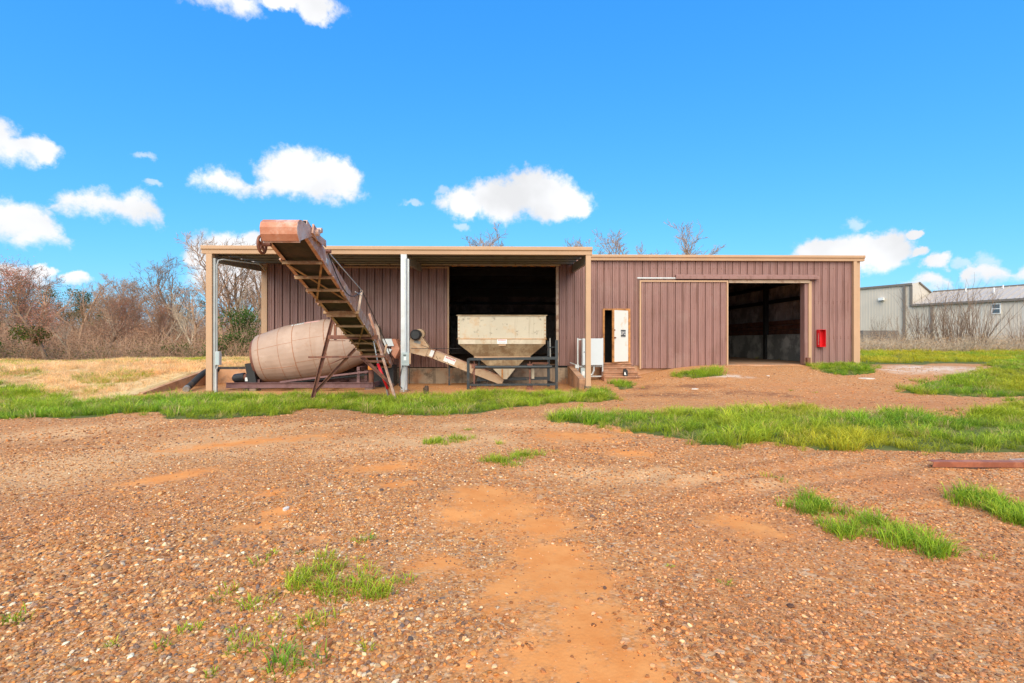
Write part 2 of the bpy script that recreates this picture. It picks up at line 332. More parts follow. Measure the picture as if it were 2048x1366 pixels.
def build_ground():
    xs = np.unique(np.round(np.concatenate([np.linspace(-160,-30,27), np.linspace(-30,-14,33), np.arange(-14,16,.1), np.linspace(16,34,37), np.linspace(34,160,27), [XWL-.08, XWL+.08, XWR-.08, XWR+.08]]), 3))
    ys = np.unique(np.round(np.concatenate([np.linspace(-30,1,20), np.arange(1,14,.1), np.arange(14,21,.14), np.linspace(21,60,60), np.linspace(60,300,25), [WY+.03, WY+.16]]), 3))
    X, Y = np.meshgrid(xs, ys); Z = H(X, Y)
    nx, ny = len(xs), len(ys)
    co = np.stack([X, Y, Z], -1).reshape(-1, 3)
    i = np.arange(nx*ny).reshape(ny, nx)
    q = np.stack([i[:-1,:-1], i[:-1,1:], i[1:,1:], i[1:,:-1]], -1).reshape(-1, 4)
    me = bpy.data.meshes.new('ground'); me.vertices.add(len(co)); me.vertices.foreach_set('co', co.ravel())
    me.loops.add(q.size); me.loops.foreach_set('vertex_index', q.ravel())
    me.polygons.add(len(q)); me.polygons.foreach_set('loop_start', np.arange(0, q.size, 4)); me.polygons.foreach_set('use_smooth', np.ones(len(q), bool))
    me.update(); me.validate()
    x, y = co[:,0], co[:,1]
    # loose orange dirt, pale gravel, grass soil
    dirt = np.zeros(len(co)); pale = np.zeros(len(co)); soil = np.zeros(len(co)); red = np.zeros(len(co)); chalk = np.zeros(len(co)); mulch = np.zeros(len(co))
    def blob(arr, px, py, rx, ry, k=1.0):
        c = G(px, py); e = G(px+rx, py); f = G(px, py-ry); g = G(px, py+ry)
        ax = max(.1, np.linalg.norm(e-c)); ay = max(.1, .5*np.linalg.norm(f-g))
        u = (x-c[0])*c[1]/np.hypot(*c)-(y-c[1])*c[0]/np.hypot(*c); v = (x-c[0])*c[0]/np.hypot(*c)+(y-c[1])*c[1]/np.hypot(*c)
        d = np.sqrt((u/ax)**2+(v/ay)**2)+.35*nz(x, y, 2.2, int(px))
        np.maximum(arr, k*np.clip(1.35-d, 0, 1), out=arr)
    for b in [(1000,1010,130,38),(1085,1050,80,34),(960,985,70,18),(520,1050,60,14),(570,1022,40,10),(545,985,40,8),(760,935,90,10),(800,968,40,6),(330,955,90,8),(500,885,130,9),
              (1120,1160,140,62),(1180,1240,130,65),(1150,1320,175,65),(1220,1365,150,55),(1100,1110,70,30),(870,1130,60,24),(1500,1050,90,30),(1250,905,70,10),(1160,872,90,10),(1290,862,60,6),
              (1010,1180,60,40),(640,1075,30,10),(930,1345,40,20),(1270,1330,60,40)]: blob(dirt, *b)
    for b in [(300,905,380,30),(800,890,300,22),(1250,945,250,14),(1000,850,140,10),(120,865,200,14),(600,850,250,8)]: blob(pale, *b, .9)
    for b in [(1600,1080,330,90),(1800,960,220,30),(1750,800,260,20),(1500,1000,200,40),(1900,1150,200,80),(250,1000,300,40),(1700,850,300,20)]: blob(red, *b, .8)
    for b in [(1860,737,70,5),(1930,737,60,4),(1800,741,40,4),(1450,752,40,3)]: blob(chalk, *b, 1.0)
    for b in [(1490,786,75,5),(1330,790,90,6),(1560,790,40,4),(1400,772,60,4),(1300,775,30,5)]: blob(mulch, *b, 1.0)
    for k, pg in list(GRASS.items())+list(SMALLG.items()): soil[inpoly(x, y, pg)] = 1
    soil[(x < XWL) & (y > 12.8)] = 1
    soil[(x < XL) & (y > WY+.1)] = 1
    far = (x > 13.5) & (y > 21.5+1.2*nz(x, y, .5, 5)); soil[far] = 1
    soil[(y > 60)] = 1
    dry = np.where((x < XWL+.2) & (y > 13), 1.0, 0.0)
    for nme, arr in (('dirt', dirt), ('pale', pale), ('soil', soil), ('red', red), ('dry', dry), ('chalk', chalk), ('mulch', mulch)):
        a = me.attributes.new(nme, 'FLOAT', 'POINT'); a.data.foreach_set('value', arr.astype(np.float32))
    m = bpy.data.materials.new('ground'); m.use_nodes = True; nt = m.node_tree; N = nt.nodes.new; L = nt.links.new
    bs = nt.nodes['Principled BSDF']; bs.inputs['Roughness'].default_value = .95; bs.inputs['Specular IOR Level'].default_value = .15
    tc = N('ShaderNodeTexCoord')
    def attr(n_): a = N('ShaderNodeAttribute'); a.attribute_name = n_; return a.outputs['Fac']
    def noise(s, d=6, r=.6):
        n = N('ShaderNodeTexNoise'); n.inputs['Scale'].default_value = s; n.inputs['Detail'].default_value = d; n.inputs['Roughness'].default_value = r; L(tc.outputs['Object'], n.inputs['Vector']); return n
    def rg(v, a, b, c=0, d=1):
        n = N('ShaderNodeMapRange'); L(v, n.inputs[0])
        for i_, q_ in enumerate((a, b, c, d)): n.inputs[1+i_].default_value = q_
        return n.outputs[0]
    def mx(f, a, b, bt='MIX'):
        n = N('ShaderNodeMix'); n.data_type = 'RGBA'; n.blend_type = bt
        if isinstance(f, float): n.inputs[0].default_value = f
        else: L(f, n.inputs[0])
        for i_, q_ in ((6, a), (7, b)):
            if isinstance(q_, tuple): n.inputs[i_].default_value = (*q_, 1)
            else: L(q_, n.inputs[i_])
        return n.outputs[2]
    def ma(op, a, b):
        n = N('ShaderNodeMath'); n.operation = op
        for i_, q_ in enumerate((a, b)):
            if isinstance(q_, (int, float)): n.inputs[i_].default_value = q_
            else: L(q_, n.inputs[i_])
        return n.outputs[0]
    def ramp(v, stops):
        r = N('ShaderNodeValToRGB'); r.color_ramp.interpolation = 'CONSTANT'
        el = r.color_ramp.elements
        while len(el) < len(stops): el.new(.5)
        for e, (p_, c_) in zip(el, stops): e.position = p_; e.color = (*c_, 1)
        L(v, r.inputs[0]); return r.outputs[0]
    stones = [(0,(.46,.175,.055)),(.18,(.62,.34,.145)),(.32,(.36,.135,.05)),(.44,(.68,.44,.235)),(.56,(.56,.215,.05)),(.70,(.27,.145,.085)),(.78,(.58,.27,.095)),(.90,(.76,.57,.37)),(.96,(.16,.115,.09))]
    def vor(s):
        v = N('ShaderNodeTexVoronoi'); v.inputs['Scale'].default_value = s; L(tc.outputs['Object'], v.inputs['Vector'])
        sp = N('ShaderNodeSeparateXYZ'); L(v.outputs['Color'], sp.inputs[0]); return ramp(sp.outputs[0], stones), v.outputs['Distance']
    c1, d1 = vor(46); c2, d2 = vor(25)
    grav = mx(rg(noise(1.7).outputs['Fac'], .4, .6), c1, c2)
    # joints between the stones are sunk; the darker fines paint in their shade
    n_f = noise(45, 4); fine = mx(rg(n_f.outputs['Fac'], .35, .65), (.30,.115,.04), (.52,.24,.09))
    c3, d3 = vor(85); fine = mx(.5, fine, c3)
    grav = mx(rg(noise(.8, 5).outputs['Fac'], .4, .62, .25, .75), grav, fine)
    grav = mx(ma('MULTIPLY', attr('pale'), rg(noise(2.6).outputs['Fac'], .35, .6, .5, 1)), grav, mx(.6, grav, (.82,.53,.27)))
    grav = mx(ma('MULTIPLY', attr('red'), rg(noise(1.1).outputs['Fac'], .35, .6, .2, .9)), grav, mx(.55, grav, (.50,.175,.065)))
    sand = mx(rg(noise(3, 8, .7).outputs['Fac'], .35, .65), (.66,.232,.058), (.77,.325,.10))
    dm = rg(ma('ADD', attr('dirt'), ma('MULTIPLY', rg(noise(5.5, 10, .8).outputs['Fac'], .3, .7, -1, 1), .75)), .05, .85)
    col = mx(dm, grav, sand)
    col = mx(ma('MULTIPLY', attr('chalk'), rg(noise(3).outputs['Fac'], .35, .55)), col, (.66,.52,.40))
    col = mx(rg(noise(.35, 4).outputs['Fac'], .35, .65, 0, .22), col, mx(.5, col, (.36,.14,.05)))
    col = mx(ma('MULTIPLY', attr('mulch'), rg(noise(4, 8, .7).outputs['Fac'], .38, .6, .1, .9)), col, (.17,.07,.04))
    gsoil = mx(rg(noise(2.4).outputs['Fac'], .35, .65), (.075,.10,.02), (.16,.16,.045))
    dsoil = mx(rg(noise(1.2).outputs['Fac'], .35, .65), (.62,.43,.20), (.74,.54,.28))
    gs = mx(attr('dry'), gsoil, dsoil)
    sm = rg(ma('ADD', attr('soil'), ma('MULTIPLY', rg(noise(6).outputs['Fac'], .3, .7, -1, 1), .25)), .4, .6)
    col = mx(sm, col, gs)
    L(col, bs.inputs['Base Color'])
    bn = N('ShaderNodeBump'); bn.inputs['Strength'].default_value = .7; bn.inputs['Distance'].default_value = .012
    hgt = ma('ADD', ma('MULTIPLY', d1, -.6), n_f.outputs['Fac']); L(rg(dm, 0, 1, .8, .15), bn.inputs['Strength']); L(hgt, bn.inputs['Height']); L(bn.outputs[0], bs.inputs['Normal'])
    me.materials.append(m)
    o = bpy.data.objects.new('ground', me); COL.objects.link(o); tag(o, kind='structure')
    return x, y, dirt, soil
build_ground()
# ------------------------------------------------------------------ barn
PITCH = .305
def siding(mb_list_parent, x0, x1, z0, z1, y, matl, name='siding_panel', out=-1, phase=0.0, axis='x', pw=3):
    """rolled steel sheets three ribs wide, each sheet its own object, clipped to x0..x1"""
    k0 = math.floor((x0-phase)/(PITCH*pw)); k1 = math.ceil((x1-phase)/(PITCH*pw))
    res = []
    for k in range(k0, k1):
        a = max(x0, phase+k*PITCH*pw); b = min(x1, phase+(k+1)*PITCH*pw)
        if b-a < .02: continue
        pr = []
        for j in range(-1, pw+1):
            c = phase+k*PITCH*pw+(j+.5)*PITCH
            pr += [(c-.045, 0), (c-.028, .03), (c-.004, .03), (c+.002, -.05), (c+.040, -.05), (c+.046, 0)]
            for m_ in (.115, .19): pr += [(c+m_-.016, 0), (c+m_, .011), (c+m_+.012, 0)]
        pr = [p for p in pr if a+.002 < p[0] < b-.002]
        pr = [(a, 0)]+pr+[(b, 0)]
        dz = .0015*((k*37) % 3)
        n = len(pr); mb = MB()
        def pt(p, z): return (p[0], y+out*(p[1]+dz), z) if axis == 'x' else (y+out*(p[1]+dz), p[0], z)
        mb.add([pt(p, z0) for p in pr]+[pt(p, z1) for p in pr], [(i, i+1, n+i+1, n+i) for i in range(n-1)])
        mt_ = matl if matl is not M['siding'] else M[('siding', 'siding', 'siding_faded', 'siding', 'siding_dark')[(k*k+3*k) % 5]]
        res.append(mb.build(name, mt_, mb_list_parent, fix=False))
    return res
EAVE = 4.98
A0, A1, AT = PX(898, WY), PX(1113, WY), PZ(533, WY)
B0, B1, BT = PX(1456, WY), PX(1617, WY), PZ(561, WY)
W0, W1, WT, WB = PX(1208, WY), PX(1257, WY), PZ(620, WY), PZ(725, WY)
YB = 38.0
barn = thing('metal_barn', ((XL+XR)/2, WY, 0), 'long low brown ribbed metal barn with tan trim, open doorways and front canopy', 'barn')
for (a, b, z0, z1) in ((XL+.12, A0, SLAB-.04, EAVE), (A0, A1, AT, EAVE), (A1, W0, SLAB-.04, EAVE), (W0, W1, WT, EAVE), (W1, B0, SLAB-.04, EAVE), (B0, B1, BT, EAVE), (B1, XR-.28, SLAB+.05, EAVE)):
    siding(barn, a, b, z0, z1, WY, M['siding'])
scr = MB()
for z in (1.68, 1.74, 3.1, 3.16, 4.5):
    for x in np.arange(XL+.3, XR-.4, PITCH/2):
        if (A0 < x < A1) or (B0 < x < B1) or (W0-.05 < x < W1+.05 and z < WT) or random.random() < .15: continue
        scr.box(x-.012, x+.012, WY-.018, WY+.0, z-.012, z+.012)
tag(scr.build('screw_heads', M['rustred'], barn), kind='stuff')
MB().box(W0, W1, WY-.01, WY+.1, SLAB-.04, WB).build('sill', M['rustedge'], barn)
# frame behind the sheets, floor, inside walls and roof
MB().box(XL+.05, XR-.05, WY+.3, YB-.05, SLAB-.2, SLAB).build('floor_slab', M['slab'], barn)
fnd = MB()
for a, b in ((XL+.03, XWR-.03), ): fnd.box(a, b, WY-.12, WY+.3, -.5, .50)
fnd.build('dock_wall', M['concrete'], barn)
MB().box(XWR-.03, XR-.03, WY+.03, WY+.3, -.3, SLAB-.02).build('foundation', M['clayconc'], barn)
MB().box(XL+.05, XWR, WY+.05, WY+.3, .50, SLAB-.03).build('sill_gap_shade', M['dark'], barn)  # black strip in place of the shade in the gap below the siding
for xx, o_ in ((XR-.14, -1), (XL+.10, 1)):
    siding(barn, WY+.1, YB, SLAB, EAVE, xx, M['siding_in'], 'side_panel', o_, axis='y')
siding(barn, XL+.1, XR-.1, SLAB, 6.2, YB, M['siding_in'], 'back_panel', -1)
for z in (3.62, 4.45):
    MB().box(XR-.40, XR-.19, WY+.4, YB-.2, z-.09, z+.09).build('girt', M['black'], barn)
    MB().box(XL+.1, XR-.2, YB-.26, YB-.05, z-.09, z+.09).build('girt', M['black'], barn)
for k in range(3): MB().box(XR-.30, XR-.2, WY+.4, YB-.3, 1.92+k*.24, 2.13+k*.24).build('board', M['rustred'], barn)
MB().box(XR-.5, XR-.21, WY+.4, YB-.3, SLAB, 1.90).build('inner_wall', M['concrete_in'], barn)
for yy in (26.0, 32.0):
    MB().box(XR-.62, XR-.42, yy, yy+.2, SLAB, EAVE).build('column', M['black'], barn)
    MB().bar((XL, yy, 5.15), (XR, yy, 5.15), .2, .4).build('rafter', M['black'], barn)
def roof():
    mb = MB(); mid = (WY+YB)/2
    pr = [(WY-.05, EAVE+.03), (mid, 6.15), (YB+.05, EAVE+.03), (YB+.05, EAVE-.05), (mid, 6.05), (WY-.05, EAVE-.05)]
    mb.prism(pr, 'x', XL-.05, XR+.05); mb.build('roof', M['greysteel'], barn)
roof()
for xx in (XL+.06, XR-.09):
    MB().prism([(WY, EAVE-.06), ((WY+YB)/2, 6.06), (YB, EAVE-.06)], 'x', xx-.02, xx+.02).build('gable_wall', M['siding_in'], barn)
for xx, o_ in ((XR-.05, 1), (XL+.03, -1)): siding(barn, WY, YB, SLAB, EAVE, xx, M['siding'], 'side_panel', o_, axis='y')
for z in (1.7, 3.1, 4.5):
    MB().box(XL+.1, A0-.05, WY+.06, WY+.2, z-.05, z+.05).build('girt', M['black'], barn)
    MB().box(A1+.05, W0-.05, WY+.06, WY+.2, z-.05, z+.05).build('girt', M['black'], barn)
# corner trims, downspout, eave gutter
MB().box(XL-.06, XL+.16, WY-.06, WY+.12, SLAB-.08, EAVE).build('corner_trim', M['trim'], barn)
MB().box(XR-.10, XR+.05, WY-.05, WY+.12, SLAB-.02, EAVE).build('corner_trim', M['trim'], barn)
ds = MB().box(XR-.27, XR-.14, WY-.14, WY-.02, SLAB+.12, EAVE-.05); ds.box(XR-.275, XR-.135, WY-.145, WY-.0, 3.45, 3.49)
ds.add([(XR-.26,WY-.14,SLAB+.12),(XR-.15,WY-.14,SLAB+.12),(XR-.15,WY-.30,SLAB+.0),(XR-.26,WY-.30,SLAB+.0),(XR-.26,WY-.03,SLAB+.12),(XR-.15,WY-.03,SLAB+.12),(XR-.15,WY-.26,SLAB-.06),(XR-.26,WY-.26,SLAB-.06)],
       [(0,1,2,3),(4,7,6,5),(0,3,7,4),(1,5,6,2),(3,2,6,7)]); ds.build('downspout', M['trim'], barn)
def gutter(name, x0, x1, y, ztop, h, parent):
    pr = [(y+.03, ztop), (y-.15, ztop), (y-.155, ztop-.02), (y-.15, ztop-h*.42), (y-.11, ztop-h*.55), (y-.10, ztop-h), (y+.03, ztop-h)]
    return MB().prism(pr, 'x', x0, x1).build(name, M['trim'], parent)
gutter('eave_gutter', PX(1181, CY)+.4, XR+.16, WY-.05, PZ(510, WY), .22, barn)
MB().box(XL-.05, XR, WY-.05, WY+.0, EAVE-.06, EAVE+.02).build('eave_strip', M['trim'], barn)
# canopy
CX0, CX1 = PX(401, CY-.15), PX(1185, CY-.15); ZC = PZ(493, CY-.15)
MB().prism([(CY-.05, ZC-.03), (WY, EAVE-.10), (WY, EAVE-.16), (CY-.05, ZC-.09)], 'x', CX0+.05, CX1-.05).build('canopy_roof', M['galv'], barn)
gutter('canopy_gutter', CX0, CX1, CY, ZC, .255, barn)
for f in (.12, .36, .62, .88):
    y = CY+(WY-CY)*f; z = ZC+(EAVE-.1-ZC)*f-.10
    mb = MB().box(CX0+.2, CX1-.2, y-.03, y+.03, z-.17, z-.0); mb.box(CX0+.2, CX1-.2, y-.03, y+.07, z-.17, z-.16); mb.build('purlin', M['greysteel'], barn)
PLX, PCX, PRX = PX(421, CY), PX(808.5, CY), PX(1176, CY)
for x in (PLX, PCX, PRX):
    MB().bar((x, CY+.1, ZC-.36), (x, WY, EAVE-.50), .1, .3).build('canopy_beam', M['greysteel'], barn)
def post(x, w, m_):
    g = Hs(x, CY); mb = MB().box(x-w/2, x+w/2, CY-w/2, CY+w/2, g+.07, ZC-.25)
    p = mb.build('canopy_post', m_, barn); MB().box(x-w/2-.03, x+w/2+.03, CY-w/2-.03, CY+w/2+.03, g-.1, g+.07).build('footing', M['concrete'], p); return p
pl = post(PLX, .19, M['trim']); pc = post(PCX, .19, M['galv']); pr_ = post(PRX, .165, M['trim'])
MB().box(PLX+.105, PLX+.18, CY-.04, CY+.10, Hs(PLX, CY)-.05, ZC-.4).build('back_channel', M['conduit'], pl)
MB().box(PCX+.10, PCX+.16, CY-.03, CY+.09, .9, ZC-.4).build('back_channel', M['galv'], pc)
# doorway A: header track and jambs, sliding door A
MB().box(PX(690, WY), PX(1121, WY), WY-.12, WY-.03, PZ(533, WY)+.02, PZ(527, WY)).build('door_track', M['trim_dirty'], barn)
for k, (a, b) in enumerate(((700, 781), (783, 884), (886, 957), (959, 1030), (1032, 1118))):
    MB().box(PX(a, WY), PX(b, WY), WY-.17, WY-.12, PZ(532.3, WY), PZ(528, WY)).build('track_cover', M['track'], barn)
for k in range(11):
    x = A0+.25+(A1-A0-.4)*k/10+random.uniform(-.08, .08); MB().box(x-.09, x+.09, WY-.10, WY-.04, AT-.02, AT+.06).build('track_bracket', M['rustedge'], barn)
MB().box(A1-.02, A1+.08, WY-.05, WY+.1, SLAB, AT).build('door_jamb', M['trim_dirty'], barn)
def sliding_door(x0, x1, z0, z1, y, edge):
    d = MB().box(x0+.03, x1-.03, y+.075, y+.095, z0+.03, z1-.03).build('sliding_door', M['siding'], barn)
    siding(d, x0+.05, x1-.05, z0+.02, z1-.05, y+.02, M['siding'], phase=x0+.05)
    for a, b, c, e in ((x0, x0+.06, z0, z1), (x1-.06, x1, z0, z1), (x0+.06, x1-.06, z1-.06, z1), ):
        MB().box(a, b, y-.03, y+.06, c, e).build('edge_trim', edge, d)
    return d
sliding_door(PX(676, WY-.12), PX(898, WY-.12), PZ(735, WY-.12), PZ(534, WY-.12), WY-.12, M['trim'])
# doorway B
MB().box(PX(1349, WY), PX(1633, WY), WY-.20, WY-.035, PZ(558, WY), PZ(553, WY)).build('track_hood', M['siding'], barn)
MB().prism([(WY-.04, PZ(548, WY)), (WY-.20, PZ(553, WY)), (WY-.04, PZ(553, WY))], 'x', PX(1350, WY), PX(1632, WY)).build('track_flashing', M['siding'], barn)
MB().tube([(PX(1273, WY), WY-.11, PZ(556.5, WY)), (PX(1350, WY), WY-.11, PZ(556.5, WY))], .035, 8).build('door_track', M['galv'], barn)
MB().box(B0, B1, WY-.08, WY-.03, PZ(565, WY), PZ(558.5, WY)).build('door_header', M['trim_dirty'], barn)
MB().box(B1-.02, B1+.10, WY-.05, WY-.03+.1, SLAB, BT).build('door_jamb', M['trim'], barn)
MB().box(B1-.16, B1-.021, WY+.0, WY+.3, SLAB, BT).build('door_jamb', M['siding_dark'], barn)
MB().box(B1-.12, B1+.02, WY-.12, WY+.1, SLAB-.05, SLAB+.28).build('jamb_guard', M['rustred'], barn)
sliding_door(PX(1279, WY-.13), PX(1456, WY-.13), PZ(738, WY-.13), PZ(560, WY-.13), WY-.13, M['trim'])
# walk door standing ajar
def walk_door():
    f = MB(); f.box(W0-.06, W0+.015, WY-.07, WY+.1, WB-.02, WT+.06); f.box(W1-.015, W1+.06, WY-.07, WY+.1, WB-.02, WT+.06); f.box(W0+.015, W1-.015, WY-.07, WY+.1, WT, WT+.06)
    f.build('door_frame', M['rustedge'], barn)
    MB().box(W0-.4, W1+.4, WY+1.2, WY+1.25, SLAB, 3.2).build('doorway_shade', M['dark'], barn)  # black sheet added behind the walk door, stands in for interior shade
    w = W1-W0-.05; ang_ = R(36); hx, hy = W1-.03, WY-.07
    ux, uy = -math.cos(ang_), -math.sin(ang_); nx_, ny_ = -uy, ux     # along the leaf, across it
    def q(s, t, z): return (hx+ux*s+nx_*t, hy+uy*s+ny_*t, z)
    def slab_(s0, s1, t0, t1, z0, z1):
        return MB().add([q(s0,t0,z0), q(s1,t0,z0), q(s1,t1,z0), q(s0,t1,z0), q(s0,t0,z1), q(s1,t0,z1), q(s1,t1,z1), q(s0,t1,z1)], [(0,3,2,1),(4,5,6,7),(0,1,5,4),(1,2,6,5),(2,3,7,6),(3,0,4,7)])
    d = slab_(.03, w-.09, -.02, .022, WB+.05, WT-.03).build('walk_door', M['doorwhite'], barn)
    for a in ((.0,.03,WB+.02,WT-.01), (w-.09,w,WB+.02,WT-.01), (.03,w-.09,WB+.02,WB+.05), (.03,w-.09,WT-.03,WT-.01)):
        slab_(a[0], a[1], -.022, .024, a[2], a[3]).build('rusty_edge', M['rustedge'], d)
    s0 = w*.30; zc = PZ(666.5, WY)
    front = .022 if ny_ < 0 else -.02
    sg = 1 if front > 0 else -1
    pq = slab_(w*.20, w*.50, min(front, front+sg*.006), max(front, front+sg*.006), zc-.12, zc+.13).build('plaque', M['plaque'], d)
    slab_(w*.20, w*.50, min(front, front+sg*.008), max(front, front+sg*.008), zc-.155, zc-.125).build('plaque_rim', M['greysteel'], d)
    cu = bpy.data.curves.new('lettering', 'FONT'); cu.body = 'EPD'; cu.size = .185; cu.align_x = 'CENTER'; cu.extrude = .001
    to = bpy.data.objects.new('lettering', cu); COL.objects.link(to)
    dg = bpy.context.evaluated_depsgraph_get(); me = bpy.data.meshes.new_from_object(to.evaluated_get(dg)); bpy.data.objects.remove(to)
    me.materials.append(M['white']); lo = bpy.data.objects.new('lettering', me); COL.objects.link(lo); lo.parent = d
    c = Vector(q(w*.35, front+sg*.009, zc-.065)); xa = Vector((-ux, -uy, 0)); za = Vector((0,0,1)); ya = xa.cross(za)
    mt = Matrix((xa, za, xa.cross(za))).transposed().to_4x4(); mt.translation = c-barn.location; lo.matrix_local = mt
    MB().tube([q(w-.10, front, zc-.18), q(w-.10, front+sg*.06, zc-.18)], .03, 8).build('knob', M['rustred'], d)
    MB().tube([q(w-.10, front, zc+.12), q(w-.10, front+sg*.02, zc+.12)], .028, 8).build('lock', M['rustred'], d)
walk_door()

# ------------------------------------------------------------------ concrete: wing walls and steps
def wing(x, y0, y1, za, zb, label, t=.22):
    b = -.5
    mb = MB().prism([(y0, b), (y1, b), (y1, zb), (y1-.5, zb), (y0+.05, za), (y0, za-.03)], 'x', x-t/2, x+t/2)
    return tag(mb.build('retaining_wall', M['clayconc'], loc=None), label, 'retaining wall')
wing(XWL, 15.9, WY+.1, -.06, .50, 'sloping reddish concrete wing wall under the black hose beside the dry grass bank')
wing(XWR, 16.9, WY+.02, .28, .56, 'sloping concrete wing wall beside the white electrical cabinet')
tag(MB().box(XWL+.11, XL+.0, WY-.1, WY+.14, -.5, .46).build('retaining_wall', M['clayconc']), 'low stained concrete wall behind the drum motor, holding back the grass', 'retaining wall')
M['stepconc'] = mat('stepconc', (.43, .215, .125), .95, 0, .2, 3, [((.20,.10,.06), 2.5, .53, .7), ((.55,.36,.24), 5, .58, .6)], None, (22, .5, .02), .2)
SX0, SX1 = PX(1210, 19), PX(1271, 19)
st = thing('concrete_steps', ((SX0+SX1)/2, 19.2, .05), 'four worn red clay coloured concrete steps below the white walk door', 'steps')
for k, (za, zb) in enumerate(((-.2, .24), (.24, .40), (.40, .56), (.56, .715))):
    w = .10*(3-k)
    n = 14; mb = MB(); pts = []
    y0 = 19.84-.26*(4-k)
    xa, xb = SX0-.02*(3-k), SX1+w*.6
    mb.box(xa, xb, y0+.05, WY-.12-.004*k, za, zb-.05)                    # riser set back under the worn tread
    mb.add([(xa-.01,y0+.012,zb-.05),(xb+.01,y0,zb-.05),(xb+.01,WY-.125-.004*k,zb-.05),(xa-.01,WY-.125-.004*k,zb-.05),(xa+.012,y0+.02,zb-.008),(xb-.012,y0+.016,zb-.002),(xb,WY-.125-.004*k,zb),(xa,WY-.125-.004*k,zb)], [(0,3,2,1),(4,5,6,7),(0,1,5,4),(1,2,6,5),(2,3,7,6),(3,0,4,7)])
    mb.build('step', M['stepconc'], st)
# ------------------------------------------------------------------ inclined belt conveyor
def conveyor():
    def cx(D): return -3.45-.088*(D-8.1)
    def cz(D): return 3.19-.252*(D-8.1)
    base = Vector((cx(14.2), 14.2, Hs(cx(14.2), 14.2)))
    T = thing('belt_conveyor', base, 'rusty inclined belt conveyor on braced legs with a hooded head rising over the drum', 'conveyor')
    HW = .345
    def pt(D, s, h=0): return Vector((cx(D)+s, D, cz(D)+h))
    d = (pt(9, 0)-pt(8, 0)).normalized(); upv = Vector((1,0,0)).cross(d); upv = upv if upv.z > 0 else -upv
    D0, D1 = 7.95, 18.7
    for s in (-1, 1):
        mb = MB(); a, b = pt(D0, s*HW), pt(D1, s*HW)
        o_ = upv*.13
        mb.bar(a+o_, b+o_, .012, .26, upv)
        for hh in (.006, .254): mb.bar(a+upv*hh-Vector((s*.03,0,0)), b+upv*hh-Vector((s*.03,0,0)), .055, .012, upv)
        r = mb.build('side_rail', M['paleRust'], T)
        for k in range(7):                                  # bolted splice plates and patches on the rail
            D = 9.2+k*1.45+.2*math.sin(k*3); p = pt(D, s*(HW+.012))+upv*(.10+.05*math.sin(k*2))
            MB().bar(p-d*.07, p+d*.07, .012, .10, upv).build('plate', M['trim_dirty'] if k % 2 else M['galv'], r)
        for D in np.arange(8.9, 17.8, .80):                 # idler brackets standing on the rail edge
            p = pt(D, s*(HW+.02))+upv*.0
            MB().bar(p-d*.06-upv*.008, p+d*.06-upv*.008, .025, .03, upv).build('idler_bracket', M['paleRust'], r)
    mb = MB(); a, b = pt(D0+.15, 0), pt(D1, 0); mb.bar(a+upv*.05, b+upv*.05, 2*HW-.05, .012, upv); mb.bar(a+upv*.21, b+upv*.21, 2*HW-.05, .012, upv); mb.build('belt', M['belt'], T)
    Ds = [8.93, 9.62, 10.3, 11.0, 11.95, 12.9, 13.8, 14.65, 15.5, 16.3, 17.2, 18.1]
    for i, D in enumerate(Ds):
        w = .085 if D in (11.95, 16.3) else .055
        MB().angle(pt(D, -HW, -.02), pt(D, HW, -.02), w, .012, upv).build('cross_member', M['angle'], T)
        if D in (11.95, 16.3): MB().bar(pt(D-.06, -HW-.07, .0), pt(D-.06, HW+.07, .0), .05, .07, upv).build('splice_flange', M['angle'], T)
    for a, b in ((8.95, 11.0), (12.9, 15.4)):
        for s in (-1, 1): MB().bar(pt(a, s*HW*.96, -.035-.012*s), pt(b, -s*HW*.96, -.035-.012*s), .04, .012, upv).build('diagonal_brace', M['angle'], T)
    # head hood: rounded front, open below
    hw = .275
    z0 = cz(7.9)-.09
    pr = [(7.68, z0-.07), (7.61, z0+.02), (7.595, z0+.12), (7.62, z0+.20), (7.70, z0+.255), (7.78, z0+.27), (8.85, cz(8.85)+.32), (8.85, cz(8.85)+.25)]
    xo = cx(7.9)+.075
    inner = [(y+.012*(1 if y < 8 else 0), z-.012) for y, z in pr]
    mb = MB(); n = len(pr)
    vs = [(xo-hw, y, z) for y, z in pr[:7]]+[(xo+hw, y, z) for y, z in pr[:7]]
    mb.add(vs, [(i, i+1, 8+i, 7+i) for i in range(6)])
    hood = mb.build('hood', M['hood'], T, fix=False); md = hood.modifiers.new('thick', 'SOLIDIFY'); md.thickness = .006; md.offset = 0
    for s in (-1, 1):
        x = xo+s*hw; pl_ = pr[:7]+[(8.85, cz(8.85)+.20), (8.2, cz(8.2)+.10)]
        MB().prism(pl_, 'x', x-.005, x+.005).build('hood_side', M['hood'] if s < 0 else M['paleRust'], hood)
    MB().bar((xo-hw, 7.715, z0-.07), (xo+hw, 7.715, z0-.07), .02, .035).build('hood_lip', M['paleRust'], hood)
    MB().tube([pt(7.98, -HW+.02)+upv*.12, pt(7.98, HW-.02)+upv*.12], .13, 20).build('head_pulley', M['belt'], T, True)
    # spoked drive wheel outside the left rail
    wc = pt(7.95, -HW+.01)+upv*.02; wc.z -= .17
    mb = MB(); nn = 24
    for rr, wd in ((.135, .022),):
        ring = [wc+Vector((0, math.cos(t)*rr, math.sin(t)*rr)) for t in np.linspace(0, 2*math.pi, nn, endpoint=False)]
        mb.tube(ring+[ring[0], ring[1]], wd, 6, cap=False)
    wheel = mb.build('drive_wheel', M['rustred'], T, True)
    for k in range(5):
        t = k*2*math.pi/5+.3; MB().bar(wc, wc+Vector((0, math.cos(t)*.13, math.sin(t)*.13)), .02, .03, (1,0,0)).build('spoke', M['rustred'], wheel)
